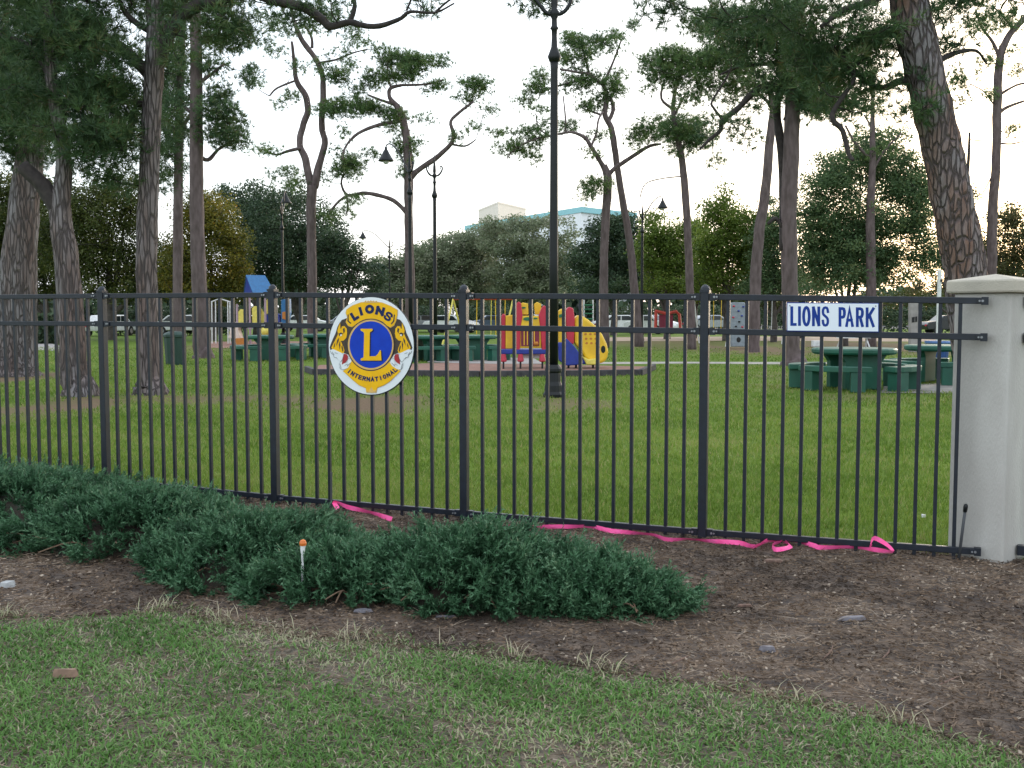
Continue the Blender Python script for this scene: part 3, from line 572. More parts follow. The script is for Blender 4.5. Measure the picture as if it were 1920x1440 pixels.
tree('pine_tree', 'open crowned pine with a crooked limb reaching right, hiding a lamp', 46, [(770, 657, 11), (768, 500, 9), (766, 400, 8), (766, 340, 9), (764, 280, 8), (757, 230, 7), (747, 203, 6), (731, 184, 4), (732, 166, 3.5), (752, 160, 3)], [[(766, 338, 6), (785, 318, 5), (815, 298, 5), (845, 270, 4), (850, 250, 4), (845, 228, 3), (862, 210, 3), (888, 190, 2)], [(764, 400, 4.5), (738, 376, 4), (705, 365, 4), (680, 362, 3.5), (652, 366, 3), (640, 345, 2), (645, 325, 2)], [(652, 366, 2.5), (635, 378, 2.5), (618, 398, 2)], [(756, 226, 4), (712, 234, 3.5), (672, 250, 3), (648, 275, 2), (642, 300, 2)], [(740, 196, 3), (715, 188, 2.5), (690, 178, 2)], [(734, 166, 2.5), (726, 140, 2), (728, 110, 1.5)], [(750, 160, 2.5), (800, 158, 2), (830, 150, 1.5)], [(845, 270, 2), (872, 274, 1.8), (892, 262, 1.2)], [(650, 366, 2), (652, 385, 2), (650, 402, 1.5)]],
     [(738, 108, 34, 20, 1.2), (775, 118, 30, 18, 1.2), (755, 140, 45, 14, 1), (703, 148, 28, 16, 1), (820, 118, 24, 18, .7), (818, 160, 32, 12, .7), (640, 145, 28, 14, 1.1), (655, 118, 15, 8, .8), (665, 168, 22, 8, 1), (640, 205, 50, 16, 1.3), (690, 205, 30, 14, 1.2), (735, 222, 22, 22, 1.3), (650, 312, 32, 22, 1.2), (645, 255, 12, 10, .8), (700, 292, 16, 10, .9), (755, 275, 18, 30, .9), (892, 165, 30, 14, 1.3), (880, 185, 25, 8, .9), (915, 205, 10, 5, .7), (882, 238, 18, 5, .9), (795, 222, 26, 6, .6), (855, 262, 10, 6, .8), (632, 283, 10, 5, .6), (660, 373, 26, 8, .6), (617, 405, 14, 10, .9), (650, 402, 5, 9, 1), (755, 320, 14, 20, .5), (780, 268, 14, 10, .5), (610, 330, 16, 10, .6)], BARKF, N2, PG, sides=9, clump=.30, flare=False, dens=1.3)
tree('pine_tree', 'pine just right of the lamp post whose left limb droops over the play slide', 45, [(1133, 655, 10), (1132, 500, 8), (1136, 400, 8), (1140, 338, 8), (1132, 310, 6)], [[(1134, 318, 5), (1122, 297, 4.5), (1108, 275, 4), (1096, 258, 3.5), (1072, 248, 2.5), (1045, 252, 2), (1000, 262, 2), (965, 280, 1.5), (950, 298, 1)], [(1108, 275, 2.5), (1118, 250, 2), (1122, 225, 2), (1130, 210, 2)], [(1138, 330, 5), (1152, 316, 4), (1160, 308, 3)], [(1060, 248, 2), (1060, 220, 1.6), (1056, 180, 1.2)], [(1030, 255, 1.6), (1010, 240, 1.3), (1005, 215, 1)]],
     [(958, 275, 32, 10, 1.2), (1000, 250, 28, 14, 1.1), (1010, 265, 20, 8, .8), (937, 247, 24, 6, 1), (1065, 235, 18, 12, 1), (1005, 210, 14, 6, .9), (1105, 290, 10, 14, .7), (1115, 348, 30, 16, 1), (1095, 365, 12, 10, .8), (1120, 250, 20, 7, .9), (1010, 295, 14, 4, .5), (1030, 225, 14, 8, .6), (985, 285, 10, 6, .5)], BARKF, N2, PG, sides=9, clump=.30, flare=False, dens=1.3)
tree('pine_tree', 'leaning pine with a bright green crown right of the lamp post', 47, [(1198, 655, 10), (1190, 550, 8), (1180, 450, 7), (1168, 380, 6.5), (1158, 318, 6), (1152, 275, 6), (1146, 240, 5.5), (1134, 214, 5), (1138, 180, 4), (1128, 150, 3)], [[(1158, 312, 4), (1188, 292, 4), (1218, 274, 3), (1240, 270, 2)], [(1140, 228, 4), (1150, 205, 4), (1144, 180, 3)], [(1130, 160, 3), (1105, 140, 3), (1080, 135, 2), (1050, 130, 2)], [(1135, 150, 3), (1150, 115, 2), (1165, 75, 1.5)], [(1105, 140, 2.5), (1095, 100, 2), (1085, 75, 1.5)], [(1095, 150, 2), (1050, 160, 2), (1010, 175, 1.5)], [(1128, 216, 2), (1112, 210, 2), (1100, 205, 1.5)]],
     [(1082, 78, 28, 18, 1.1), (1095, 105, 26, 14, 1), (1130, 75, 20, 14, 1.1), (1158, 58, 16, 8, 1), (1183, 55, 12, 8, .9), (1150, 85, 16, 14, .8), (1100, 140, 40, 12, .9), (1060, 115, 26, 10, .9), (1085, 160, 34, 10, 1.1), (1020, 142, 14, 14, .9), (1005, 170, 36, 9, 1.2), (985, 187, 18, 9, 1), (1060, 98, 10, 12, .8), (1150, 165, 26, 16, 1.2), (1120, 195, 26, 14, 1), (1095, 200, 14, 14, .8), (1165, 135, 10, 12, .8), (1210, 250, 34, 16, 1.2), (1190, 268, 20, 8, .9), (1225, 228, 20, 10, .9)], BARKF, N2, PG, sides=9, clump=.30, flare=False, dens=1.3)
tree('pine_tree', 'round topped slender pine with a single dense crown low in the sky', 43, [(1297, 657, 9), (1294, 560, 8), (1290, 450, 7), (1284, 350, 7), (1277, 290, 6), (1268, 250, 5), (1262, 200, 4), (1270, 150, 3)], [[(1272, 260, 3), (1300, 240, 3), (1330, 230, 2)], [(1262, 205, 3), (1240, 185, 2.5), (1245, 150, 2)], [(1284, 330, 1.2), (1240, 335, 1.1), (1210, 345, 1), (1200, 370, 1)], [(1265, 215, 2.5), (1283, 180, 2)]],
     [(1278, 245, 50, 16, 1.4), (1285, 265, 42, 12, 1.3), (1250, 255, 20, 12, 1.2), (1300, 222, 35, 12, .8), (1320, 262, 18, 12, .9), (1275, 285, 20, 8, .7), (1340, 300, 8, 20, .2)], BARKF, N2, PG, sides=8, clump=.30, flare=False, dens=1.3)
tree('pine_tree', 'pale leaning pine trunk just left of the sturdy trunk behind the name sign', 40, [(1413, 660, 12), (1415, 560, 11), (1422, 450, 10), (1435, 360, 9), (1444, 260, 8), (1450, 200, 7), (1440, 160, 5)], [[(1448, 200, 4), (1428, 180, 3), (1405, 170, 3)], [(1440, 160, 3), (1400, 120, 3), (1360, 100, 2)]],
     [(1400, 145, 50, 30, .8), (1360, 110, 50, 35, .9), (1310, 110, 45, 30, .9), (1262, 110, 40, 26, .9), (1220, 112, 22, 18, .8), (1290, 145, 50, 20, .8), (1235, 138, 25, 14, .8), (1330, 165, 40, 16, .6), (1375, 185, 30, 12, .5), (1215, 160, 16, 8, .5), (1300, 190, 35, 14, .5)], BARKF, N2, PG, sides=9, clump=.33, dens=1.8)
tree('pine_tree', 'sturdy upright pine trunk rising behind the rectangular name sign', 29, [(1488, 688, 24), (1484, 640, 15), (1481, 550, 15), (1479, 400, 15), (1483, 300, 15), (1486, 200, 14), (1492, 100, 13), (1498, -20, 11)], [[(1470, 470, 9), (1470, 380, 9), (1468, 300, 9), (1460, 240, 8), (1457, 200, 7), (1466, 150, 6)], [(1482, 165, 7), (1440, 160, 7), (1410, 176, 6), (1382, 205, 5.5), (1355, 225, 5), (1350, 245, 4), (1330, 262, 3), (1312, 280, 2)], [(1355, 224, 3), (1340, 205, 2.5), (1335, 190, 2), (1360, 150, 2), (1372, 125, 2)], [(1470, 225, 3), (1478, 213, 3), (1490, 205, 3)], [(1488, 120, 6), (1440, 120, 4), (1390, 125, 3), (1350, 140, 2)], [(1492, 80, 5), (1440, 40, 4), (1390, 20, 3)], [(1470, 430, 4), (1455, 410, 4), (1440, 420, 3)]],
     [(1455, 60, 60, 45, 1.0), (1400, 40, 60, 35, .8), (1340, 60, 55, 25, .7), (1520, 110, 50, 55, 1.1), (1450, 120, 50, 30, .8), (1560, 190, 55, 30, 1.1), (1520, 200, 30, 25, 1), (1425, 200, 22, 12, .4), (1330, 240, 22, 10, .5), (1375, 232, 12, 6, .4), (1400, 90, 60, 25, .8), (1310, 30, 50, 22, .6), (1395, 262, 8, 5, .4), (1500, 160, 60, 40, 1), (1440, 165, 40, 16, .5)], BARKF, N1, PG, sides=12, clump=.34, dens=1.9)
tree('pine_tree', 'massive leaning pine with plated reddish bark above the stucco pillar', 17, [(1862, 790, 52), (1838, 680, 46), (1818, 560, 40), (1806, 480, 38), (1790, 400, 36), (1770, 300, 35), (1748, 200, 34), (1725, 100, 34), (1710, 30, 34), (1690, -90, 32)],
     [[(1716, 80, 15), (1680, 62, 11), (1640, 62, 9), (1600, 85, 7), (1560, 110, 5)], [(1725, 155, 7), (1690, 152, 7), (1655, 165, 6), (1620, 150, 5), (1590, 120, 5)], [(1700, -30, 8), (1650, -5, 7), (1610, 10, 6), (1575, 22, 5), (1540, 50, 4)], [(1750, 120, 6), (1790, 100, 5), (1830, 95, 3), (1850, 120, 2)], [(1560, 90, 5), (1590, 120, 5), (1600, 150, 4), (1560, 215, 5), (1580, 245, 5), (1592, 290, 4), (1600, 300, 3)], [(1740, -20, 8), (1800, -40, 6), (1860, -30, 4)]],
     [(1500, 20, 70, 40, .9), (1580, 60, 55, 40, .9), (1640, 110, 50, 45, .8), (1570, 130, 60, 40, .9), (1600, 190, 60, 28, .8), (1680, 170, 40, 24, .4), (1420, 10, 60, 30, .7), (1300, 0, 60, 25, .6), (1235, 20, 30, 35, .4), (1660, -30, 80, 30, .8), (1790, 25, 50, 25, .8), (1830, -10, 80, 30, .8), (1800, 75, 26, 20, .5), (1895, 15, 40, 14, .5), (1690, 215, 30, 10, .25), (1540, 100, 60, 50, .9), (1370, 30, 60, 30, .6), (1650, 65, 50, 36, 1.1)], BARKN, N1, PG, sides=22, clump=.34, dens=1.9)
tree('pine_tree', 'thin sparse pine at far right with bare twigs against the glow', 45, [(1858, 657, 11), (1860, 500, 9), (1861, 400, 9), (1868, 300, 8), (1870, 200, 8), (1875, 110, 7), (1895, 62, 6), (1925, 30, 5), (1950, -20, 4)], [[(1868, 215, 4), (1890, 200, 3), (1925, 188, 2)], [(1870, 180, 3), (1905, 160, 2), (1930, 155, 2)], [(1875, 110, 4), (1862, 80, 3), (1840, 50, 2), (1830, 20, 2)], [(1868, 268, 2), (1895, 270, 1.5), (1920, 265, 1)], [(1866, 200, 1.5), (1845, 172, 1.2), (1820, 158, 1)], [(1900, 55, 2.5), (1880, 30, 2), (1860, 10, 1.5)], [(1864, 320, 1.5), (1850, 350, 1), (1840, 365, 1)]],
     [(1858, 110, 26, 16, .5), (1830, 60, 35, 26, .4), (1890, 95, 18, 10, .5), (1815, 150, 30, 16, .5), (1905, 140, 16, 8, .5), (1845, 180, 16, 10, .4), (1815, 190, 20, 14, .5), (1900, 40, 30, 18, .35), (1910, 240, 12, 8, .3), (1860, 28, 30, 16, .4), (1790, 140, 22, 20, .4)], BARKF, N2, PG, sides=9, clump=.26, dens=.8)
tree('dead_tree', 'thin bare snag behind the massive leaning trunk at right', 44, [(1838, 657, 7), (1834, 540, 7), (1830, 450, 7), (1822, 400, 6), (1812, 350, 4.5), (1816, 300, 3), (1818, 248, 2)], [[(1812, 330, 1), (1790, 270, 1)], [(1818, 262, 1), (1840, 264, 1)]], [], BARKD, N2, sides=7, flare=False)

# ------------------------------------------------------------------ broadleaf trees behind
BG_ = 'leafy trees behind the park'
def btree(label, Y, base, clusters, leaf, dens=1, clump=.7, spread=1.3, tr=7, limbs=None, bark=None):
    u0 = base; v0 = 592 + CAMZ / px(Y)
    top = min(c[1] for c in clusters) + 20; cu = np.mean([c[0] for c in clusters])
    limbs = limbs or [[(u0, v0 - 45, tr * .5), ((u0 + c[0]) / 2, (v0 + c[1]) / 2 - 10, tr * .28), (c[0], c[1], tr * .08)] for c in clusters[:4]]
    return tree('leafy_tree', label, Y, [(u0, v0, tr), (u0 + 2, v0 - 30, tr * .85), ((u0 + cu) / 2, v0 - 70, tr * .6), (cu, top + 40, tr * .12)], limbs, clusters, bark or BARKG, leaf, BG_, kind='leaf', clump=clump, dens=dens * 2.6, sides=8, spread=spread, flare=False)
btree('olive leaved tree with orange tinted edge left of the blue play roof', 58, 400, [(395, 420, 50, 50, 1), (430, 470, 40, 60, 1), (360, 400, 45, 40, .9), (350, 500, 60, 60, .9), (440, 530, 30, 35, .9), (400, 540, 60, 30, .8), (395, 375, 26, 16, .7)], L_OL)
btree('dark olive tree filling the gap between the two nearest left trunks', 60, 205, [(210, 430, 70, 60, .9), (240, 370, 60, 40, .8), (180, 500, 80, 50, 1), (290, 500, 60, 50, .9), (150, 390, 50, 50, .9), (110, 460, 60, 60, 1), (250, 545, 90, 25, .7)], L_OD, tr=13)
btree('dark olive tree behind the trunk at the far left edge', 63, 90, [(70, 400, 60, 60, 1), (20, 460, 60, 70, 1), (80, 510, 60, 50, 1), (-40, 430, 70, 100, 1), (30, 350, 60, 40, .9)], L_OD)
btree('dark green tree behind the forked pine', 68, 560, [(500, 390, 40, 35, .7), (530, 440, 60, 50, 1), (600, 450, 55, 50, 1), (560, 500, 90, 45, 1.1), (470, 500, 45, 60, 1), (480, 360, 35, 20, .5), (560, 370, 30, 22, .5), (610, 400, 28, 20, .5)], L_DG)
btree('dark bushy tree low between the forked pine and the oval emblem', 66, 640, [(645, 470, 35, 40, .8), (660, 510, 35, 30, .9), (625, 520, 40, 30, 1), (680, 480, 16, 16, .5), (620, 440, 20, 20, .6), (690, 550, 20, 15, .5), (700, 530, 30, 30, .6)], L_DG, clump=.55, dens=.8)
btree('pale feathery tree above the oval emblem', 88, 750, [(745, 500, 40, 25, .6), (720, 530, 35, 22, .5), (780, 530, 55, 28, 1), (800, 480, 45, 25, .9), (760, 555, 60, 15, 1.2), (725, 500, 40, 20, .7), (745, 545, 50, 25, 1.1), (800, 500, 50, 25, 1)], L_GG, clump=.7)
btree('grey green feathery tree behind the far lamp post', 90, 860, [(850, 470, 60, 28, 1), (880, 500, 75, 35, 1.1), (840, 530, 70, 30, 1.2), (920, 440, 45, 22, .9), (900, 545, 60, 20, 1.3), (870, 455, 45, 20, .8), (850, 555, 70, 16, 1.3)], L_GG, clump=.75)
btree('grey green feathery tree in front of the white building', 86, 985, [(985, 422, 50, 16, 1.1), (925, 425, 35, 14, .8), (1040, 415, 30, 10, .5), (960, 460, 60, 25, 1), (1010, 480, 60, 35, .9), (970, 520, 60, 30, 1.2), (1055, 450, 32, 18, .6), (1040, 520, 40, 26, .7), (1060, 490, 40, 26, .8), (1000, 550, 80, 18, 1.3), (1050, 535, 40, 24, 1)], L_GG, clump=.72)
btree('dark round tree below the white building roof', 74, 1150, [(1130, 440, 35, 34, 1.1), (1170, 420, 32, 22, 1), (1115, 490, 48, 38, 1.3), (1180, 480, 45, 50, 1.3), (1130, 535, 70, 25, 1.2), (1215, 520, 30, 30, 1.1)], L_DG, clump=.65, dens=1.1)
btree('bright yellow green tree under the small far lamp', 62, 1250, [(1245, 440, 38, 28, 1.1), (1225, 415, 28, 12, .9), (1265, 480, 40, 40, 1.2), (1215, 480, 28, 40, 1.1), (1250, 530, 45, 26, 1.1), (1285, 430, 20, 18, .8)], L_YG)
btree('yellow green tree with a pointed top left of the pale leaning trunk', 58, 1360, [(1350, 400, 45, 28, .9), (1350, 370, 20, 22, .5), (1380, 440, 55, 40, 1.2), (1330, 470, 40, 40, 1.1), (1400, 500, 50, 40, 1.1), (1330, 530, 50, 25, 1), (1420, 440, 30, 40, 1)], L_YG)
btree('blue green tree between the sturdy trunk and the leaning pine', 48, 1585, [(1560, 350, 60, 26, .7), (1620, 320, 55, 28, .7), (1530, 400, 50, 36, .8), (1600, 400, 50, 36, .55), (1680, 360, 50, 40, .8), (1720, 420, 36, 50, .9), (1570, 470, 60, 26, .6), (1660, 480, 60, 30, .8), (1520, 480, 34, 34, .7), (1660, 520, 60, 18, .8), (1520, 545, 40, 12, .6), (1730, 480, 30, 36, .8), (1640, 280, 40, 18, .5), (1600, 440, 60, 30, .8), (1580, 520, 70, 24, .8), (1680, 300, 50, 24, .7), (1660, 420, 60, 30, .8), (1540, 440, 40, 40, .8), (1580, 300, 50, 20, .7), (1640, 260, 50, 20, .6), (1540, 340, 40, 24, .8), (1720, 340, 36, 40, .8), (1600, 480, 90, 40, .7)], L_BG, clump=.5, tr=6, dens=1.3)
tree('pine_tree', 'reddish pine trunk inside the blue green tree behind the name sign', 46, [(1633, 657, 10), (1633, 500, 9), (1632, 400, 8), (1636, 300, 6), (1636, 200, 4), (1640, 130, 3)], [[(1634, 300, 3), (1605, 270, 2.5), (1585, 235, 2)], [(1636, 320, 3), (1660, 280, 2), (1690, 250, 1.5)], [(1635, 240, 2), (1620, 215, 1.5)]], [(1640, 250, 40, 16, .35), (1620, 290, 60, 16, .5), (1690, 280, 30, 16, .3), (1645, 200, 20, 16, .3)], BARKF, N2, PG, clump=.3, flare=False)
btree('brownish green tree at the right edge above the pillar', 56, 1900, [(1900, 420, 35, 40, .9), (1880, 480, 40, 40, .9), (1930, 470, 40, 60, .9), (1890, 530, 50, 20, .9)], L_BR, clump=.5)
btree('sparse tree showing sunset light between the leaning trunk and thin pine', 60, 1790, [(1800, 400, 24, 50, .5), (1760, 500, 36, 30, .6), (1830, 480, 26, 50, .6), (1740, 540, 50, 14, .6), (1820, 360, 14, 22, .3)], L_BR, clump=.45, dens=.7)
btree('dark understorey tree behind the picnic tables at right', 64, 1500, [(1500, 530, 60, 22, 1), (1440, 530, 50, 26, 1.1), (1380, 545, 60, 18, 1), (1700, 560, 90, 12, 1), (1480, 570, 80, 10, .9)], L_OD, clump=.55)
btree('mid green tree between the pale leaning trunk and the sturdy trunk', 55, 1450, [(1440, 470, 34, 60, 1.1), (1460, 420, 26, 40, .8), (1430, 540, 40, 25, 1.1), (1480, 520, 30, 40, .9), (1450, 380, 16, 20, .5)], L_BG, clump=.5)
btree('low green tree between the two yellow green trees', 64, 1300, [(1300, 470, 34, 50, 1), (1310, 430, 24, 24, .9), (1290, 540, 50, 26, 1.1), (1320, 510, 30, 40, 1)], L_YG, clump=.6)
btree('dark green tree rising behind the olive tree and the dark green tree', 76, 480, [(470, 400, 45, 40, .9), (440, 370, 30, 26, .7), (500, 440, 50, 50, 1), (540, 385, 40, 26, .7)], L_DG)
# small palm
pe2 = empty('palm_tree', at(697, 0, 85) * [1, 1, 0], 'tiny palm silhouette against the sky above the emblem', 'tree')
mb = MB(); mb.tube([at(697, 640, 85), at(698, 560, 85), at(697, 500, 85)], [.16, .13, .12], 8); mb.build('trunk', BARKG, pe2)
mb = MB()
for i in range(16):
    a = i * .39 * 2; d = np.array([math.cos(a), math.sin(a), 0]); P = [at(697, 500, 85) + d * r + [0, 0, .5 * r * random.uniform(.5, 1.3) - .42 * r * r] for r in (0, .5, 1, 1.5)]
    mb.tube(P, [.05, .12, .10, .02], 4)
mb.build('fronds', L_DG, pe2)

# distant wood closing the horizon, hedges
n = 22000; X = rng.uniform(-150, 150, n); hgt = 5.0 + 2.2 * np.sin(X * .11) + 1.5 * np.sin(X * .37 + 1) + 1.0 * np.sin(X * .9)
Z = rng.random(n) ** .8 * hgt; P = np.c_[X, 150 + rng.uniform(-4, 4, n), Z]
Vv, Ff, rr = rhomb(P, 1.25, .95, rng.random(n) * .9, .2); tag(trimesh('distant_woods', Vv, Ff, rr, L_DG), kind='stuff')
def hedge(label, u0, u1, Y, h, dpt=1.2, leaf=L_DG, n=9000):
    a = at(u0, 600, Y); b = at(u1, 600, Y); e = empty('hedge', ((a[0] + b[0]) / 2, Y, 0), label, 'hedge', 'clipped hedges beyond the park')
    P = np.c_[rng.uniform(a[0], b[0], n), Y + rng.uniform(-dpt / 2, dpt / 2, n), rng.random(n) ** .7 * h * (1 + .12 * np.sin(rng.random(n) * 9))]
    Vv, Ff, rr = rhomb(P, .22, .16, rng.random(n), .2); trimesh('foliage', Vv, Ff, rr, leaf, e)
    mb = MB()
    for x in np.linspace(a[0] + .3, b[0] - .3, 8): mb.tube([(x, Y, 0), (x + .05, Y, h * .8)], .03, 5)
    mb.build('stems', BARKG, e)['kind'] = 'stuff'
hedge('dark hedge beside the pale driveway at the left', 55, 118, 52, 1.35, n=6000)
hedge('long dark hedge behind the parked cars', 480, 1000, 112, 2.3, 2, n=8000)
hedge('dark hedge behind the red play frame', 1130, 1480, 96, 2.2, 2, n=7000)
hedge('dark hedge at the left behind the trash bin', 180, 460, 75, 1.9, 1.6, n=7000)
hedge('dark hedge behind the white utility post at right', 1500, 1930, 84, 2.0, 1.6, n=7000)

# ------------------------------------------------------------------ buildings
def bld():
    C = np.array([9.9, 150.]); Lf = np.array([-8.0, 181.]); Rt = np.array([18.8, 159.]); Bk = Lf + Rt - C; H = 17.2
    e = empty('apartment_building', (8, 165, 0), 'white multi storey building with a turquoise roof band behind the trees', 'building')
    mb = MB(); mb.prism([np.array([*p, 0]) for p in (C, Rt, Bk, Lf)], (0, 0, H - 1)); mb.build('walls', BLDW, e)
    cc = (C + Bk) / 2; sc_ = lambda p, k: cc + (p - cc) * k
    mb = MB(); mb.prism([np.array([*sc_(p, 1.02), H - 1]) for p in (C, Rt, Bk, Lf)], (0, 0, .8)); mb.build('roof', TURQ, e)
    # windows: tall slots, and rows
    dl = (Lf - C); ll = np.linalg.norm(dl); dl = dl / ll; nl = np.array([dl[1], -dl[0]]); nl = nl if nl[1] < 0 else -nl
    dr = (Rt - C); lr = np.linalg.norm(dr); dr = dr / lr; nr = np.array([dr[1], -dr[0]]); nr = nr if nr[1] < 0 else -nr
    for (d, nn, lst) in ((dl, nl, [1.7, 3.4] + list(np.arange(8, ll - 2, 4.2))), (dr, nr, list(np.arange(2.5, lr - 1, 4.0)))):
        for k, s in enumerate(lst):
            for z in (13.8, 10.6, 7.4, 4.2):
                w_ = .55 if (k < 2 and d is dl) else 1.5; p = C + d * s + nn * .03
                mb = MB(); mb.box((*p, z), (w_, .12, 1.9), (*d, 0), (*nn, 0)); f = mb.build('window', WHITE, e)
                mb = MB(); mb.box((*(p + nn * .075), z), (w_ - .16, .04, 1.7), (*d, 0), (*nn, 0)); g = mb.build('pane', GLASSG, None); g.parent = f
    e = empty('rooftop_block', (-2, 215, 0), 'beige block of a taller building left of the turquoise roof', 'building')
    a, c, b = at(897, 400, 215), at(934, 400, 200), at(986, 400, 212); zt = CAMZ + (592 - 388) * px(204)
    mb = MB(); mb.prism([np.array([p[0], p[1], 0]) for p in (a, c, b, a + b - c)], (0, 0, zt)); mb.build('walls', BEIGE, e)
    mb = MB(); q = [np.array([p[0], p[1], zt]) for p in (a, c, b, a + b - c)]; m_ = sum(q) / 4; mb.prism([m_ + (p - m_) * 1.01 for p in q], (0, 0, .35)); mb.build('parapet', BEIGE, e)
    for k, (s, z) in enumerate([(.35, zt - 4), (.55, zt - 4), (.75, zt - 4), (.35, zt - 8), (.55, zt - 8), (.75, zt - 8)]):
        p = c + (b - c) * s; mb = MB(); mb.box((p[0], p[1] - .03, z), (1.1, .1, 1.6)); mb.build('window', GLASSG, e)
GLASSG = mat('grey_window', (.40, .44, .48), .3)  # pane grey lightened, washed-out distance put into the colour
bld()

# ------------------------------------------------------------------ lamp posts
def lamp(u, Y, label, arm=None, armlen=1.95, rz=0):
    e = empty('street_lamp', at(u, 600, Y) * [1, 1, 0], label, 'street lamp', 'black street lamps in the park'); e.rotation_euler = (0, 0, 0)
    x, y = e.location.x, e.location.y
    mb = MB(); mb.lathe([(.175, 0), (.18, .05), (.155, .10), (.15, .20), (.13, .27), (.12, .42), (.145, .45), (.145, .49), (.10, .56)], (x, y, 0), 14); mb.build('base', LAMPIRON, e, smooth=False)
    mb = MB(); mb.lathe([(.080, .5), (.074, 2.4), (.066, 4.2), (.062, 5.55), (.074, 5.68)], (x, y, 0), 14); mb.build('pole', LAMPIRON, e, smooth=True)
    mb = MB(); mb.lathe([(.05, 5.66), (.085, 5.68), (.115, 5.76), (.085, 5.84), (.055, 5.92), (.045, 6.1), (.05, 6.2), (.075, 6.23), (.05, 6.27), (.045, 6.38), (.075, 6.45), (.08, 6.5), (.045, 6.56), (.06, 6.62), (.05, 6.8), (.02, 7.05), (.006, 7.25)], (x, y, 0), 12); mb.build('finial', LAMPIRON, e, smooth=True)
    angs_ = [0, math.pi] if arm is None else [arm + math.pi]
    for a in angs_:
        d = np.array([math.cos(a), math.sin(a), 0]); o = np.array([x, y, 0]); P = [o + d * r + [0, 0, z] for r, z in ((.03, 6.46), (.10, 6.47), (.18, 6.52), (.25, 6.62), (.285, 6.72), (.265, 6.80), (.215, 6.80), (.20, 6.745), (.23, 6.72))]
        mb = MB(); mb.tube(smoothline(P, 3), np.interp(np.arange(25), [0, 6, 10, 24], [.03, .036, .03, .016]), 7); mb.build('scroll', LAMPIRON, e, smooth=True)
    if arm is not None:
        d = np.array([math.cos(arm), math.sin(arm), 0]); o = np.array([x, y, 0]); q = armlen
        P = [o + d * r + [0, 0, z] for r, z in ((.03, 6.46), (.15, 6.50), (.35, 6.74), (.62, 7.02), (q * .55, 7.42), (q * .8, 7.66), (q * .95, 7.68), (q, 7.60))]
        Q = smoothline(P, 4); mb = MB(); mb.tube(Q, np.interp(np.arange(len(Q)), [0, 6, len(Q)], [.04, .032, .022]), 8); mb.build('arm', LAMPIRON, e, smooth=True)
        c = o + d * q; mb = MB(); mb.lathe([(.02, 7.62), (.05, 7.60), (.05, 7.52), (.08, 7.48), (.13, 7.38), (.22, 7.22), (.29, 7.12), (.29, 7.09), (.24, 7.09)], (c[0], c[1], 0), 16); mb.build('lamp_shade', LAMPIRON, e, smooth=True)
        mb = MB(); mb.lathe([(.10, 7.12), (.13, 7.08), (.08, 7.0), (.02, 6.97)], (c[0], c[1], 0), 10); mb.build('lens', WHITE, e, smooth=True)
lamp(1038, 17.8, 'tall black lamp post in the middle with a scroll bracket at its top', math.pi)
lamp(816, 38, 'far black lamp post with two small scrolls left of the middle post')
lamp(770, 37, 'lamp hidden behind a pine with only its conical shade showing', math.radians(122), 1.95)
lamp(1203, 54, 'small distant lamp with an arm reaching right over yellow green leaves', math.radians(50), 1.95)
lamp(731, 77, 'tiny far lamp with its shade above the dark bushy tree', math.radians(180), 1.95)
lamp(531, 52, 'thin black lamp post right of the blue play roof', math.radians(90), 1.0)

# ------------------------------------------------------------------ picnic tables
def arc(r0, r1, a0, a1, z0, z1, n=8):
    mb = MB(); pts = [(r1 * math.cos(a), r1 * math.sin(a)) for a in np.linspace(a0, a1, n)] + [(r0 * math.cos(a), r0 * math.sin(a)) for a in np.linspace(a1, a0, n)]
    return mb.prism([(x, y, z0) for x, y in pts], (0, 0, z1 - z0))
def mk_table():
    e = empty('picnic_table', (0, 0, 0), 'x', 'picnic table', 'green concrete picnic tables')
    mb = MB(); mb.lathe([(.72, .655), (.77, .67), (.79, .70), (.79, .75), (.76, .775)], (0, 0, 0), 28); mb.build('table_top', GREENT, e, inv=False)
    for s in (-1, 1):
        mb = MB(); mb.prism([(-.36, s * .34 - .08, 0), (.36, s * .34 - .08, 0), (.36, s * .34 - .08, .52), (.46, s * .34 - .08, .655), (-.46, s * .34 - .08, .655), (-.36, s * .34 - .08, .52)], (0, .16, 0)); mb.build('pedestal', GREENT, e, inv=False, bevel=.01)
    for k in range(4):
        c = math.pi / 4 + k * math.pi / 2; h = math.radians(35)
        b = arc(.92, 1.22, c - h, c + h, .36, .46).build('bench', GREENT, e, inv=False, bevel=.012)
        for a in (c - h * .68, c + h * .68):
            d = np.array([math.cos(a), math.sin(a), 0]); mb = MB(); mb.box(d * 1.07 + [0, 0, .18], (.26, .26, .36), d, np.cross([0, 0, 1], d)); l = mb.build('bench_leg', GREENT, None, bevel=.01); l.parent = b
    return e
tb = mk_table()
spots = [(1600, 729, .12, 'green picnic table directly below the name sign'), (1768, 717, .9, 'green picnic table beside the pillar, partly hidden by it'), (505, 675, .2, 'green picnic table in front of the blue roofed play structure'),
         (607, 670, .6, 'green picnic table just left of the oval emblem'), (795, 676, 1.0, 'green picnic table just right of the oval emblem'), (886, 675, .3, 'green picnic table on a concrete pad beside the red and yellow climber')]
for i, (u, v, a, lb) in enumerate(spots):
    o = tb if i == 0 else copy_tree(tb); p = G(u, v); o.location = (p[0], p[1], p[2] + .012); o.rotation_euler = (0, 0, a); o['label'] = lb
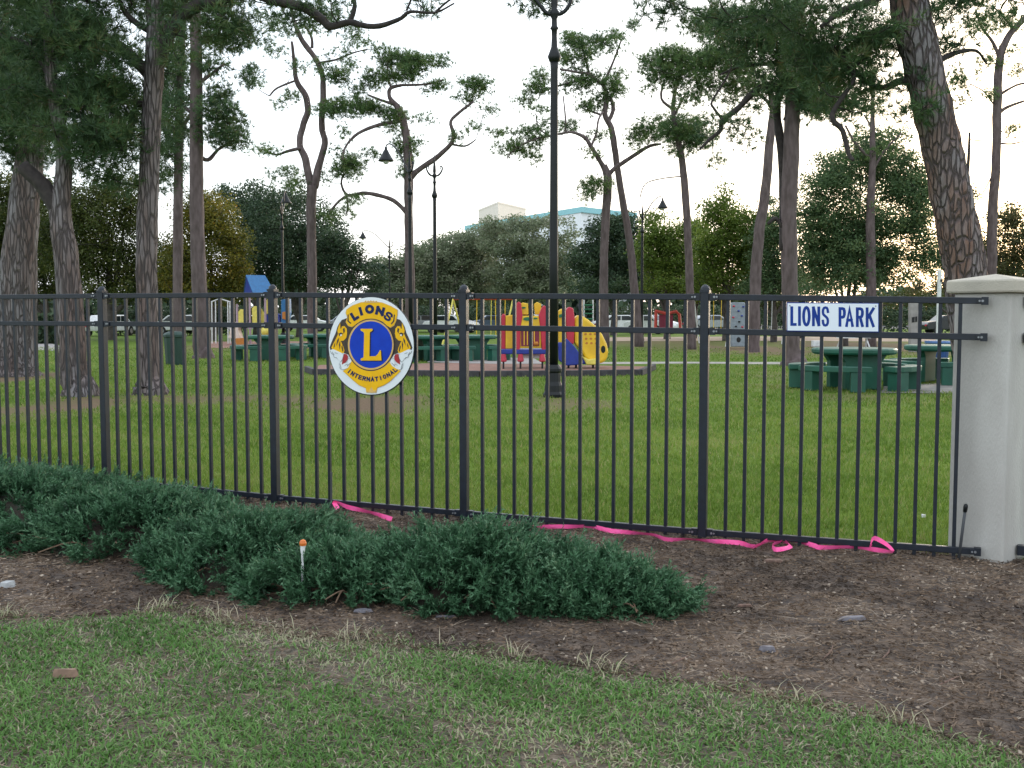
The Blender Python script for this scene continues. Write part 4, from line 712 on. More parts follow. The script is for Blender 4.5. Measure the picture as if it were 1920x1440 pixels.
# ------------------------------------------------------------------ bins
def bins():
    p = G(329, 684); e = empty('trash_bin', p, 'dark green tapered litter bin on the lawn between the left trunks', 'bin')
    g = mat('dark_green_plastic', (.012, .045, .032), .55); k = .19
    mb = MB(); mb.lathe([(.26, 0), (.27, .06), (.31, .78), (.33, .80)], p, 12); mb.build('body', g, e)
    mb = MB(); mb.lathe([(.34, .80), (.34, .86), (.30, .90), (.18, .95), (.05, .96)], p, 12); mb.build('lid', g, e)
    p = G(1758, 686); e = empty('barrel', p, 'blue plastic barrel behind the picnic table near the pillar', 'barrel')
    mb = MB(); mb.lathe([(.22, 0), (.25, .1), (.30, .55), (.33, .62)], p, 18); mb.build('body', BINBLUE, e)
    mb = MB(); mb.lathe([(.34, .62), (.36, .65), (.35, .70), (.30, .70)], p, 18); mb.build('rim', mat('light_blue_plastic', (.05, .14, .36), .4), e)
bins()
# ------------------------------------------------------------------ toddler climber (red / yellow / blue)
def ip(mb, P, Y, th, mi=0): return mb.prism([at(u, v, Y) for u, v in P], (0, th, 0), mi)
def climber():
    Y = 27.2; e = empty('play_climber', at(985, 600, Y) * [1, 1, 0], 'red and yellow climber house on a blue base at the playground', 'playground toy')
    def part(name, P, y, th, m, bev=.02): mb = MB(); ip(mb, P, y, th); return mb.build(name, m, e, bevel=bev)
    part('red_post', [(940, 655), (940, 592), (943, 588), (948, 590), (948, 655)], Y + .5, .5, PRED); part('side_panel', [(948, 654), (948, 592), (963, 590), (963, 654)], Y + .45, .12, PYEL)
    part('red_post', [(967, 656), (968, 570), (972, 565), (977, 568), (980, 592), (976, 615), (975, 656)], Y, .35, PRED); part('red_post', [(1023, 656), (1024, 575), (1020, 572), (1015, 578), (1010, 592), (1013, 615), (1016, 656)], Y, .35, PRED)
    part('top_panel', [(976, 592), (1010, 592), (1014, 614), (974, 614)], Y + .02, .08, PYEL); part('head_panel', [(975, 590), (976, 570), (980, 567), (990, 569), (991, 590)], Y + .12, .08, PYEL); part('head_panel', [(1003, 590), (1001, 570), (1007, 566), (1015, 570), (1014, 590)], Y + .5, .08, PYEL)
    part('frame', [(973, 617), (1015, 617), (1015, 653), (973, 653)], Y + .04, .10, PYEL); part('climbing_panel', [(977, 617), (1011, 617), (1011, 649), (977, 649)], Y + .01, .02, PMAR, 0)
    for u in (982, 988, 1001): part('rib', [(u, 618), (u + 1.6, 618), (u + 1.6, 647), (u, 647)], Y - .02, .03, PYEL, 0)
    mb = MB(); c = at(1005, 644, Y - .03); mb.lathe([(.05, -.05), (.07, 0), (.05, .05)], c, 10); mb.build('knob', PORG, e)
    for (u, v, r, y) in ((989, 598, 8, Y), (982, 577, 4, Y + .1), (1004, 597, 4, Y)):
        mb = MB(); mb.prism([at(u + r * math.cos(a), v + r * .42 * math.sin(a), y) for a in np.linspace(0, 2 * math.pi, 14, endpoint=False)], (0, .03, 0)); mb.build('green_leaf', PGREEN, e)
    part('base_band', [(940, 655), (1024, 655), (1024, 664), (940, 664)], Y, .9, PBLUE)
    for u, y in ((944, Y), (976, Y), (1017, Y), (976, Y + .8), (1017, Y + .8)):
        p = at(u, 664, y); mb = MB(); mb.lathe([(.07, -.20), (.09, -.17), (.06, 0)], p, 10); mb.build('foot', PRED, e); mb = MB(); mb.tube([p - [0, 0, .18], [p[0], p[1], 0]], .025, 8); mb.build('leg', DARK, e)
    part('deck', [(972, 662), (1020, 662), (1020, 672), (972, 672)], Y + .3, .3, WHITE)
    e = empty('play_slide', at(1100, 600, Y) * [1, 1, 0], 'yellow perforated curved slide with blue side right of the lamp post', 'playground toy')
    part = lambda name, P, y, th, m, bev=.03: (lambda mb: mb.build(name, m, e, bevel=bev))(ip(MB(), P, y, th))
    part('yellow_post', [(1047, 645), (1047, 582), (1055, 578), (1056, 645)], Y + .1, .3, PYEL); part('red_post', [(1063, 645), (1061, 580), (1067, 575), (1075, 578), (1078, 600), (1076, 645)], Y, .35, PRED)
    part('blue_side', [(1046, 642), (1054, 642), (1062, 634), (1078, 650), (1090, 668), (1102, 682), (1076, 685), (1062, 686), (1048, 676)], Y - .05, .6, PBLUE)
    P = [(1077, 598), (1084, 590), (1092, 592), (1104, 600), (1118, 612), (1130, 628), (1138, 645), (1141, 660), (1138, 674), (1130, 681), (1108, 682), (1098, 672), (1088, 656), (1077, 644)]
    part('slide_shell', P, Y + .05, .75, PYEL, .06)
    part('slide_lip', [(1092, 668), (1104, 674), (1120, 672), (1118, 684), (1100, 684)], Y - .15, .9, PPALE)
    for i in range(4):
        for j in range(3):
            u = 1097 + j * 9 + i * 1.0; v = 618 + i * 8.5; mb = MB(); mb.prism([at(u + 2.6 * math.cos(a), v + 2.2 * math.sin(a), Y + .042) for a in np.linspace(0, 2 * math.pi, 10, endpoint=False)], (0, .02, 0)); mb.build('hole', PORG, e)
    mb = MB(); mb.prism([at(1131 + 4.2 * math.cos(a), 655 + 7 * math.sin(a), Y + .04) for a in np.linspace(0, 2 * math.pi, 16, endpoint=False)], (0, .02, 0)); mb.build('round_window', GLASS, e)
    part('green_cap', [(1048, 590), (1056, 588), (1056, 594), (1048, 596)], Y + .05, .04, PGREEN, 0)
    for u in (1066, 1080, 1112): p = at(u, 682, Y + .2); mb = MB(); mb.tube([p, [p[0], p[1], 0]], .03, 8); mb.build('leg', DARK, e)
climber()
# ------------------------------------------------------------------ big play structure, left
def structure_():
    Y = 50; k = px(Y); e = empty('play_structure', at(480, 600, Y) * [1, 1, 0], 'tall play structure with a blue gable roof and yellow panels', 'play structure')
    # roof: ridge along x
    zr = at(0, 515, Y)[2]; ze = at(0, 550, Y)[2]; x0, x1 = at(457, 600, Y)[0], at(499, 600, Y)[0]
    mb = MB(); R0, R1 = np.array([x0, Y + .55, zr]), np.array([x1 - .15, Y + .55, zr])
    for s in (-1, 1):
        a, b = np.array([x0 + .1, Y + .55 + s * .95, ze]), np.array([x1 + .1, Y + .55 + s * .95, ze]); mb.prism([R0, R1, b, a], (0, 0, -.05))
    rc = np.array([(x0 + x1) / 2, Y + .55]); ra = math.radians(28); rot_ = lambda p: (rc[0] + (p[0] - rc[0]) * math.cos(ra) - (p[1] - rc[1]) * math.sin(ra), rc[1] + (p[0] - rc[0]) * math.sin(ra) + (p[1] - rc[1]) * math.cos(ra), p[2])
    mb.v = [rot_(p) for p in mb.v]; mb.build('roof', PROOF, e)
    mb = MB(); mb.prism([(x0 + .04, Y + .55, zr - .07), (x0 + .1, Y - .25, ze + .03), (x0 + .1, Y + 1.35, ze + .03)], (.03, 0, 0)); mb.v = [rot_(p) for p in mb.v]; mb.build('gable_end', PBLUE, e)
    for u in (458, 468, 484, 497, 444):
        for dy in (0, 1.1):
            p = at(u, 555, Y + dy); mb = MB(); mb.tube([[p[0], p[1], 0], p + [0, 0, .1 if u != 444 else -.4]], .055, 8); mb.build('post', PTAN, e)
    mb = MB(); c = at(470, 608, Y); mb.box((c[0], Y + .55, c[2]), (1.6, 1.2, .12)); mb.build('deck', DARK, e)
    part = lambda name, P, y, th, m, bev=.02: (lambda mb: mb.build(name, m, e, bevel=bev))(ip(MB(), P, y, th))
    part('panel', [(445, 606), (444, 588), (450, 580), (457, 580), (457, 606)], Y, .06, PPALE); part('panel', [(473, 606), (472, 578), (476, 574), (485, 574), (486, 606)], Y, .06, PPALE); part('panel', [(489, 606), (490, 578), (497, 590), (496, 606)], Y + .2, .06, PPALE)
    part('side_net', [(497, 590), (497, 565), (504, 558), (508, 562), (507, 586)], Y + .4, .05, PPALE)
    part('blue_ramp', [(498, 606), (497, 592), (510, 586), (524, 590), (526, 606)], Y + .3, .7, PBLUE); part('blue_tube', [(527, 606), (527, 562), (540, 560), (541, 586), (538, 606)], Y + .2, .7, PROOF); part('orange_panel', [(529, 598), (529, 585), (538, 584), (538, 600)], Y + .1, .05, PORG)
    mb = MB(); c = at(498, 621, Y - .1); mb.lathe([(.05, -.22), (.18, -.16), (.22, 0), (.18, .16), (.05, .22)], c, 14); mb.build('bubble_window', PPALE, e, smooth=True)
    part('slide', [(428, 634), (433, 614), (441, 604), (448, 606), (446, 620), (452, 636)], Y - .3, .6, OFFW); part('slide_base', [(441, 640), (442, 634), (459, 634), (460, 646), (444, 647)], Y - .5, .5, PORG)
    part('step', [(430, 632), (430, 622), (437, 620), (437, 632)], Y - .1, .5, PPALE)
    mb = MB()
    for u in (427, 431, 404, 410, 397): a, b = at(u, 565, Y + 2), at(u, 605, Y + 2); mb.tube([a, [b[0], b[1], 0]], .03, 6)
    mb.tube([at(396, 566, Y + 2), at(412, 560, Y + 2), at(432, 566, Y + 2)], .03, 6); mb.build('rail_frame', WHITE, e)
structure_()
# ------------------------------------------------------------------ swings, frames, climbing wall, misc
def swingset(label, u0, u1, Y, zt, beam, leg, chains):
    a, b = at(u0, 600, Y), at(u1, 600, Y); e = empty('swing_set', ((a[0] + b[0]) / 2, Y, 0), label, 'swing set')
    mb = MB(); mb.tube([(a[0], Y, zt), (b[0], Y, zt)], .05, 8); mb.build('beam', beam, e)
    for p in (a, b):
        for s in (-1, 1):
            mb = MB(); mb.tube([(p[0], Y, zt), (p[0] + s * .45, Y + s * .8, 0)], .035, 8); mb.build('leg', leg, e)
    for i, u in enumerate(chains):
        p = at(u, 600, Y)
        for s in (-.2, .2):
            mb = MB(); mb.tube([(p[0] + s, Y, zt), (p[0] + s * .9, Y, .55)], .018, 5); mb.build('chain', leg if i % 2 else PYEL, e)
        mb = MB(); mb.box((p[0], Y, .53), (.48, .2, .05)); mb.build('seat', DARK, e)
swingset('swing set with yellow chains behind the concrete pad', 850, 962, 42, 2.08, RUST, PPALE, (885, 912, 938))
swingset('white framed swing set left of the name sign', 1300, 1476, 52, 2.35, RUST, WHITE, (1345, 1440))
def misc():
    Y = 44; e = empty('climbing_wall', at(1385, 600, Y) * [1, 1, 0], 'grey upright climbing wall panel with coloured holds', 'climbing wall')
    mb = MB(); ip(mb, [(1371, 650), (1370, 572), (1373, 567), (1396, 567), (1399, 572), (1398, 650)], Y, .3); mb.build('panel', GREYP, e, bevel=.03)
    for i, (u, v) in enumerate([(1376, 574), (1394, 575), (1386, 603), (1375, 595), (1391, 592), (1380, 612), (1392, 613), (1385, 583)]):
        p = at(u, v, Y - .02); mb = MB(); mb.lathe([(.04, -.03), (.055, 0), (.03, .03)], p, 8); mb.build('hold', [PRED, PBLUE, DARK][i % 3], e)
    mb = MB(); mb.prism([at(1385 + 4 * math.cos(a), 637 + 5 * math.sin(a), Y - .012) for a in np.linspace(0, 2 * math.pi, 14, endpoint=False)], (0, .02, 0)); mb.build('crawl_hole', DARK, e)
    for u in (1367, 1402): mb = MB(); ip(mb, [(u - 4, 650), (u, 628), (u + 3, 628), (u + 4, 650)], Y + .1, .4); mb.build('brace', WHITE, e)
    Y = 60; e = empty('red_play_frame', at(1255, 600, Y) * [1, 1, 0], 'low red arched frame with a dark opening beyond the lawn', 'play frame')
    for P in ([(1228, 583), (1250, 588)], [(1250, 588), (1268, 584), (1274, 590), (1276, 622)], [(1230, 584), (1229, 622)]):
        mb = MB(); mb.tube([at(u, v, Y) for u, v in P], .09, 8); mb.build('bar', RUST, e)
    mb = MB(); ip(mb, [(1236, 622), (1236, 590), (1262, 590), (1262, 622)], Y + .6, .1); mb.build('back_panel', PMAR, e)
    Y = 62; e = empty('ladder_frame', at(1103, 600, Y) * [1, 1, 0], 'pale green ladder frame seen above the yellow slide', 'play frame')
    for u in (1095, 1112): mb = MB(); mb.tube([at(u, 562, Y), at(u, 636, Y)], .04, 6); mb.build('upright', WHITE, e)
    for v in (572, 580, 588, 598): mb = MB(); mb.tube([at(1095, v, Y), at(1112, v, Y)], .05, 6); mb.build('rung', PGREEN, e)
    Y = 40; e = empty('utility_post', at(1716, 600, Y) * [1, 1, 0], 'short pale square post with dark meter plates near the pillar', 'post')
    mb = MB(); ip(mb, [(1708, 660), (1708, 567), (1722, 567), (1722, 660)], Y, .28); mb.build('post', CONC, e, bevel=.01)
    mb = MB(); ip(mb, [(1710, 605), (1710, 595), (1715, 594), (1715, 604)], Y - .02, .02); ip(mb, [(1716.5, 604), (1716.5, 594), (1720, 593), (1720, 603)], Y - .02, .02); mb.build('meter_plate', DARK, e)
    Y = 34; e = empty('white_pole', at(1762, 600, Y) * [1, 1, 0], 'slim white pole standing just left of the pillar cap', 'pole')
    a = at(1762, 506, Y); mb = MB(); mb.box((a[0], Y, a[2] / 2), (.10, .10, a[2])); mb.build('pole', WHITE, e); mb = MB(); mb.box((a[0] + .03, Y - .06, a[2] - .35), (.05, .02, .08)); mb.build('plate', DARK, e)
    p = G(1600, 652); Y = p[1]; e = empty('white_bench', p, 'small white bench on bare soil behind the green tables', 'bench')
    mb = MB(); mb.box(p + [0, 0, .45], (1.4, .4, .06)); mb.build('seat', WHITE, e); 
    for s in (-.55, .55):
        for t_ in (-1, 1): mb = MB(); mb.tube([p + [s, 0, .43], p + [s * 1.15, t_ * .25, 0]], .035, 6); mb.build('leg', WHITE, e)
    p = G(1530, 650); mb = MB(); mb.box(p + [0, 0, .14], (.36, .3, .28)); tag(mb.build('white_box', WHITE, bevel=.02), 'small white box on bare soil left of the white bench', 'box')
misc()
# ------------------------------------------------------------------ parked cars
def mk_car():
    e = empty('parked_car', (0, 0, 0), 'x', 'car', 'cars parked beyond the park')
    prof = [(-2.2, .35), (-2.25, .7), (-2.1, .92), (-1.45, 1.0), (-.95, 1.42), (.75, 1.45), (1.35, 1.02), (2.1, .86), (2.25, .62), (2.2, .35)]
    mb = MB(); mb.prism([(x, -.85, z) for x, z in prof], (0, 1.7, 0)); mb.build('body', WHITE, e, inv=False, bevel=.06)
    for s in (-1, 1):
        mb = MB(); mb.prism([(x, s * .86, z) for x, z in [(-1.3, 1.02), (-.85, 1.36), (-.1, 1.38), (-.1, 1.02)]], (0, s * .01, 0)); mb.prism([(x, s * .86, z) for x, z in [(0, 1.02), (0, 1.38), (.65, 1.38), (1.1, 1.02)]], (0, s * .01, 0)); mb.build('window', GLASS, e, inv=False)
        for x in (-1.4, 1.4):
            mb = MB(); mb.tube([(x, s * .66, .33), (x, s * .88, .33)], .33, 16); w_ = mb.build('wheel', DARK, e, inv=False); mb = MB(); mb.tube([(x, s * .87, .33), (x, s * .895, .33)], .19, 12); r_ = mb.build('rim', ZINC, None); r_.parent = w_
    for x, m in ((2.22, WHITE), (-2.22, PRED)):
        for s in (-.6, .6): mb = MB(); mb.box((x, s, .68), (.08, .34, .14)); mb.build('headlight' if x > 0 else 'tail_light', m, e, inv=False)
    mb = MB(); mb.prism([(.80, -.7, 1.41), (.80, .7, 1.41), (1.34, .75, 1.05), (1.34, -.75, 1.05)], (.015, 0, .015)); mb.build('windscreen', GLASS, e, inv=False)
    return e
car = mk_car(); carm = {'w': WHITE, 's': mat('silver_car', (.35, .37, .40), .25, metal=.6), 'b': mat('blue_grey_car', (.10, .14, .22), .3), 'd': mat('dark_car', (.03, .03, .035), .25), 'r': mat('red_car', (.3, .03, .03), .3)}
for i, (u, Y, a, m, lb) in enumerate([(570, 92, .1, 'w', 'white car seen just left of the oval emblem'), (655, 96, .0, 's', 'silver car behind the oval emblem'), (790, 90, .1, 's', 'silver car right of the oval emblem near the far lamp post'), (846, 84, -.5, 'w', 'white car left of the middle fence post'), (930, 98, .1, 'b', 'blue grey car behind the yellow swing chains'),
                                    (1160, 88, .2, 'w', 'white car behind the curved yellow slide'), (1222, 80, -.9, 'w', 'white car left of the red arched frame'), (1330, 92, .1, 's', 'silver car behind the white framed swing set'), (1786, 78, .0, 'd', 'dark car beside the pillar at right'), (345, 74, .1, 'w', 'white car behind the green litter bin'), (205, 72, 1.45, 'w', 'white car end on, behind the leftmost fence post')]):
    o = car if i == 0 else copy_tree(car); p = at(u, 600, Y); o.location = (p[0], Y, .01); o.rotation_euler = (0, 0, a); o['label'] = lb
    if m != 'w':
        for ch in o.children:
            if ch.name.startswith('body'):
                ch.data = ch.data.copy(); ch.data.materials[0] = carm[m]

# ------------------------------------------------------------------ junipers
def juniper(label, cx, cy, rx, ry, h, n):
    g = float(hz(cx, cy)); e = empty('juniper_bush', (cx, cy, g), label, 'shrub', 'spreading junipers along the fence')
    ph = rng.uniform(0, 6, 8)
    def lump(th, q): return 1 + .13 * np.sin(3 * th + ph[0]) + .10 * np.sin(7 * th + ph[1] + 4 * q) + .07 * np.sin(13 * th + ph[2] + 9 * q) + .05 * np.sin(21 * th + 17 * q + ph[3])
    # plumes: groups of sprigs
    npl = n // 16; n = npl * 16                                           # plumes of 16 sprigs each
    th = rng.uniform(0, 2 * math.pi, npl); q = rng.random(npl) ** .60      # q: 0 centre, 1 rim
    lm = lump(th, q); R = q * lm
    h = h * .86; z = h * (np.clip(1 - q ** 2.6, 0, 1) * (.85 + .3 * (lm - 1) * 2) + .05) + h * .10 * np.sin(5 * th + 11 * q + ph[4]) * (1 - q)
    P = np.c_[cx + rx * R * np.cos(th), cy + ry * R * np.sin(th), g + np.maximum(z, .02)]
    P[:, 2] += rng.normal(0, .022, npl)
    out = np.c_[np.cos(th) * (.35 + q), np.sin(th) * (.35 + q), .75 + .5 * (1 - q)]; ax = nrow(out + unit(npl) * .5); ptone = rng.random(npl); axp = np.repeat(ax, 16, 0); tpl = rng.random(n); P = np.repeat(P, 16, 0) + axp * (tpl[:, None] * .085 - .03) + unit(n) * (.034 * (1.1 - .7 * tpl))[:, None]; ax = nrow(axp + unit(n) * .55)
    ns = 12; Ls = rng.uniform(.05, .11, n); tt = np.tile(np.linspace(0, 1, ns), n)
    O = np.repeat(P, ns, 0) + np.repeat(ax * Ls[:, None], ns, 0) * tt[:, None]
    D = nrow(np.repeat(ax, ns, 0) + unit(len(O)) * .85)
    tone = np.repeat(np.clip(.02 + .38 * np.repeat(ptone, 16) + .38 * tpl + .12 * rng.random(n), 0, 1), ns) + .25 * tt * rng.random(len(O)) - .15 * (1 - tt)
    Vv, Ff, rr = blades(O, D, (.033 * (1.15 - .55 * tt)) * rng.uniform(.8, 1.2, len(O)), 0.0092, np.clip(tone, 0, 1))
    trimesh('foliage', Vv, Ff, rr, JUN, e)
    # woody interior
    mb = MB()
    for i in range(110):
        a = random.uniform(0, 6.28); r = random.uniform(.3, .95); z1 = h * max(.08, 1 - r ** 2.4) * .8
        mb.tube([(cx + random.uniform(-.12, .12), cy + random.uniform(-.1, .1), g), (cx + rx * r * .55 * math.cos(a), cy + ry * r * .55 * math.sin(a), g + z1 * .5 + .03), (cx + rx * r * math.cos(a), cy + ry * r * math.sin(a), g + z1)], [.012, .008, .004], 4, caps=False)
    mb.build('branches', JBARK, e)['kind'] = 'stuff'
    for i in range(7):
        a = random.uniform(math.pi * 1.15, math.pi * 1.85); r0 = .55; r1 = random.uniform(1.0, 1.15); ph_ = random.uniform(-.3, .3)
        mb = MB(); mb.tube(smoothline([(cx + rx * r0 * math.cos(a), cy + ry * r0 * math.sin(a), g + .01), (cx + rx * (r0 + .25) * math.cos(a + ph_ * .5), cy + ry * (r0 + .25) * math.sin(a + ph_ * .5), g + .05 + h * .2), (cx + rx * r1 * math.cos(a + ph_), cy + ry * r1 * math.sin(a + ph_), g + h * random.uniform(.15, .6))], 3), [.006, .006, .005, .005, .004, .004, .003], 5); mb.build('stem', JSTEM, e)
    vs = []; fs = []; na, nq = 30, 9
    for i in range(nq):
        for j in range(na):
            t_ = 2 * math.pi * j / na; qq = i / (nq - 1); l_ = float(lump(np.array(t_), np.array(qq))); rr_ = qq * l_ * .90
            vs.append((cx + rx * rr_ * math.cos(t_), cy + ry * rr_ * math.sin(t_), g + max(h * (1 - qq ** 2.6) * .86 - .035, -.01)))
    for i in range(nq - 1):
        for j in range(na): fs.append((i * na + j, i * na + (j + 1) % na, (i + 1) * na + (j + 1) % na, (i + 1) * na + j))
    mb = MB(); mb.add(vs, fs); mb.build('dark_core', JCORE, e, smooth=True)  # solid filler mound, the dark of the bush interior put into its colour
JSTEM = mat('juniper_stem', (.19, .12, .075), .9); JBARK = mat('juniper_bark', (.10, .055, .035), .9); JCORE = mat('juniper_dark_core', (.022, .028, .016), .95, (.030, .018, .012), 30, .8, 60)
def jat(u, v, dy): p = G(u, v); return p[0] * (p[1] + dy) / p[1], p[1] + dy
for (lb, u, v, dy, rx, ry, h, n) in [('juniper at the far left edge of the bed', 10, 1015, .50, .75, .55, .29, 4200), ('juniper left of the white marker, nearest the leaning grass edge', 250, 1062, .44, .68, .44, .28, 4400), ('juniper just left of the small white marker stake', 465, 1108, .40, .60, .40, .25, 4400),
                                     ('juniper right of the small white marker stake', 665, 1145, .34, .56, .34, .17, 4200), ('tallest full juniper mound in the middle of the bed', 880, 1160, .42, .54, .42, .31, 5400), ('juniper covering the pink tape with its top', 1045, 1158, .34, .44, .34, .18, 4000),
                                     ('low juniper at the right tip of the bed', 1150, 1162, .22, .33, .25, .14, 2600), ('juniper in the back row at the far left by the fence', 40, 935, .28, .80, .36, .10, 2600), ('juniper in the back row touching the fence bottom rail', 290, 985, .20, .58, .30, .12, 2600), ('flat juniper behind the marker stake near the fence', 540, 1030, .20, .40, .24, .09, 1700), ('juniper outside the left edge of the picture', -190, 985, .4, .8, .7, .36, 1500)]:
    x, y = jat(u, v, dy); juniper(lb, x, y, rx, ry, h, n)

# ------------------------------------------------------------------ grass and litter (uncountable)
FWx = np.array([p[0] for p in frontW]); FWy = np.array([p[1] for p in frontW])
def edge_y(x): return np.interp(x, FWx, FWy)
def nz(x, y, s, k=0): return np.sin(x * s + k) * np.sin(y * s * 1.13 + k * 2) + .5 * np.sin(x * s * 2.3 + y * s * 1.9 + k)
n = 400000; x = rng.uniform(-4.4, 4.4, n); y = rng.uniform(2.7, 6.3, n)
ey_ = edge_y(x); frag = .05 * nz(x, y, 2.3) + .06 * nz(x, y, 9.) + .05 * nz(x, y, 23., 1)
keep = (y < ey_ + frag + rng.normal(0, .055, n)) & (abs(x) < y * .56 + 1.0); x, y = x[keep], y[keep]
thin = rng.random(len(x)) < .78 + .30 * nz(x, y, 2.7, 1) + .25 * nz(x, y, 11., 3); x, y = x[thin], y[thin]; n = len(x)
P = np.c_[x, y, hz(x, y) - .004]; a = rng.uniform(0, 6.283, n); lean = rng.uniform(.2, 1.3, n)
D = nrow(np.c_[np.cos(a) * lean, np.sin(a) * lean, np.ones(n)])
dry = np.clip(.42 + .25 * nz(x, y, 3.3, 2) - .9 * np.clip((y - edge_y(x)) + .25, 0, .3) * -1, 0, 1)
near_edge = np.clip(1 - (edge_y(x) - y) / .22, 0, 1)
drym = rng.random(n) < (.13 + .40 * np.clip(nz(x, y, 2.6, 4), 0, 1) + .2 * np.clip(nz(x, y, 9., 2), 0, 1) + .45 * near_edge)
rn = np.where(drym, rng.uniform(.78, 1.0, n), np.clip(rng.random(n) * .45 + .12 + .14 * nz(x, y, 5., 7), 0, .66))
Vv, Ff, rr = bent(P, D, rng.uniform(.022, .055, n) * (1 - .2 * drym), rng.uniform(.0035, .0065, n), rn, .5)
tag(trimesh('front_grass', Vv, Ff, rr, GRF), 'short patchy grass in the foreground', 'grass', kind='stuff')
# thatch under the front grass
n = 50000; x = rng.uniform(-4, 4, n); y = rng.uniform(2.7, 6.2, n); k_ = (y < edge_y(x) + .15) & (abs(x) < y * .56 + .3); x, y = x[k_], y[k_]; n = len(x)
a = rng.uniform(0, 6.283, n); D = nrow(np.c_[np.cos(a), np.sin(a), rng.uniform(.05, .35, n)])
Vv, Ff, rr = blades(np.c_[x, y, hz(x, y) + .004], D, rng.uniform(.03, .08, n), .004, rng.uniform(.35, 1, n)); tag(trimesh('dry_thatch', Vv, Ff, rr, CHIP), kind='stuff')
# park lawn
PADC = G(1790, 729)
def lawn(y0, y1, n, L0, L1, W0, W1):
    u_ = rng.random(n); y = y0 + (y1 - y0) * u_; x = rng.uniform(-1, 1, n) * (y * .53 + .6)
    s = (np.c_[x, y] - FA) @ FN; k = (s < -.12 + .05 * nz(x, y, 6)); x, y = x[k], y[k]; b_ = bareness(x, y) + (((x - PADC[0]) / 1.5) ** 2 + ((y - PADC[1]) / 1.0) ** 2 < 1.0); d_ = y * cp + CAMZ * sp_; uu = 960 + F * x / d_; vv = 720 + F * (CAMZ * cp - y * sp_) / d_; b_ = b_ + 9. * (((uu > 570) & (uu < 1230) & (vv > 680) & (vv < 704)) | ((uu > 800) & (uu < 1025) & (vv > 670) & (vv < 684)) | ((uu > 1055) & (uu < 1565) & (vv > 678) & (vv < 684.5))); k = rng.random(len(x)) > b_ * 1.1; x, y = x[k], y[k]; n = len(x)
    a = rng.uniform(0, 6.283, n); lean = rng.uniform(.1, 1.0, n); D = nrow(np.c_[np.cos(a) * lean, np.sin(a) * lean, np.ones(n)])
    rn = np.clip(.36 + .20 * nz(x, y, .9, 3) + .14 * nz(x, y, 4.3, 5) + rng.normal(0, .2, n), 0, .85); rn = np.where(rng.random(n) < .07, .95, rn)
    return blades(np.c_[x, y, hz(x, y) - .003], D, rng.uniform(L0, L1, n), rng.uniform(W0, W1, n), rn)
parts = [lawn(5.8, 9.5, 90000, .03, .065, .005, .008), lawn(9.5, 15, 70000, .035, .07, .009, .014), lawn(15, 27, 56000, .04, .08, .016, .026), lawn(27, 46, 34000, .045, .08, .03, .045)]
off = 0; VV, FF, RR = [], [], []
for v_, f_, r_ in parts: VV.append(v_); FF.append(f_ + off); RR.append(r_); off += len(v_)
tag(trimesh('park_grass', np.concatenate(VV), np.concatenate(FF), np.concatenate(RR), GRB), kind='stuff')
# pine straw, bark chips and soil crumbs on the bed
n = 260000; x = rng.uniform(-4.5, 4.5, n); y = rng.uniform(3.0, 8.6, n); s = (np.c_[x, y] - FA) @ FN
k = (y > edge_y(x) - .06) & (s > -.14) & (abs(x) < y * .56 + .9); x, y = x[k], y[k]; n = len(x)
a = rng.uniform(0, 6.283, n); D = nrow(np.c_[np.cos(a), np.sin(a), rng.normal(.03, .14, n)]); z0 = hz(x, y) + .009 + rng.random(n) * .012
patch = .34 + .24 * nz(x, y, 2.2, 5) + .22 * nz(x, y, 6.3, 1) - .35 * np.clip(nz(x * .7, y * 1.8, 3.1, 8) - .55, 0, 1); rn = np.clip(patch + rng.normal(0, .26, n), 0, .95)
straw = rng.random(n) < .62; k = straw
V1 = blades(np.c_[x, y, z0][k], D[k], rng.uniform(.03, .11, k.sum()), .0028, rn[k]); k = ~straw
V2 = rhomb(np.c_[x, y, z0][k], rng.uniform(.008, .03, k.sum()), rng.uniform(.005, .014, k.sum()), np.where(rng.random(k.sum()) < .04, 1., rn[k]), .8)
tag(trimesh('pine_straw', *V1, CHIP), kind='stuff'); tag(trimesh('bark_chips', *V2, CHIP), kind='stuff')
# tufts of dry grass along the mulch edge
n = 900; xi = rng.uniform(-3.4, 3.6, n); clus = np.round(xi * 3) / 3; xx = clus + rng.normal(0, .05, n); y = edge_y(xx) + rng.normal(-.01, .035, n); k = rng.random(n) < (.5 + .5 * np.sin(clus * 7)); xx, y = xx[k], y[k]; n = len(xx)
a = rng.uniform(0, 6.283, n); D = nrow(np.c_[np.cos(a) * .6, np.sin(a) * .6, np.ones(n)]); Vv, Ff, rr = bent(np.c_[xx, y, hz(xx, y)], D, rng.uniform(.05, .11, n), .004, rng.uniform(.85, 1, n), .3); tag(trimesh('dry_grass_tufts', Vv, Ff, rr, GRF), kind='stuff')

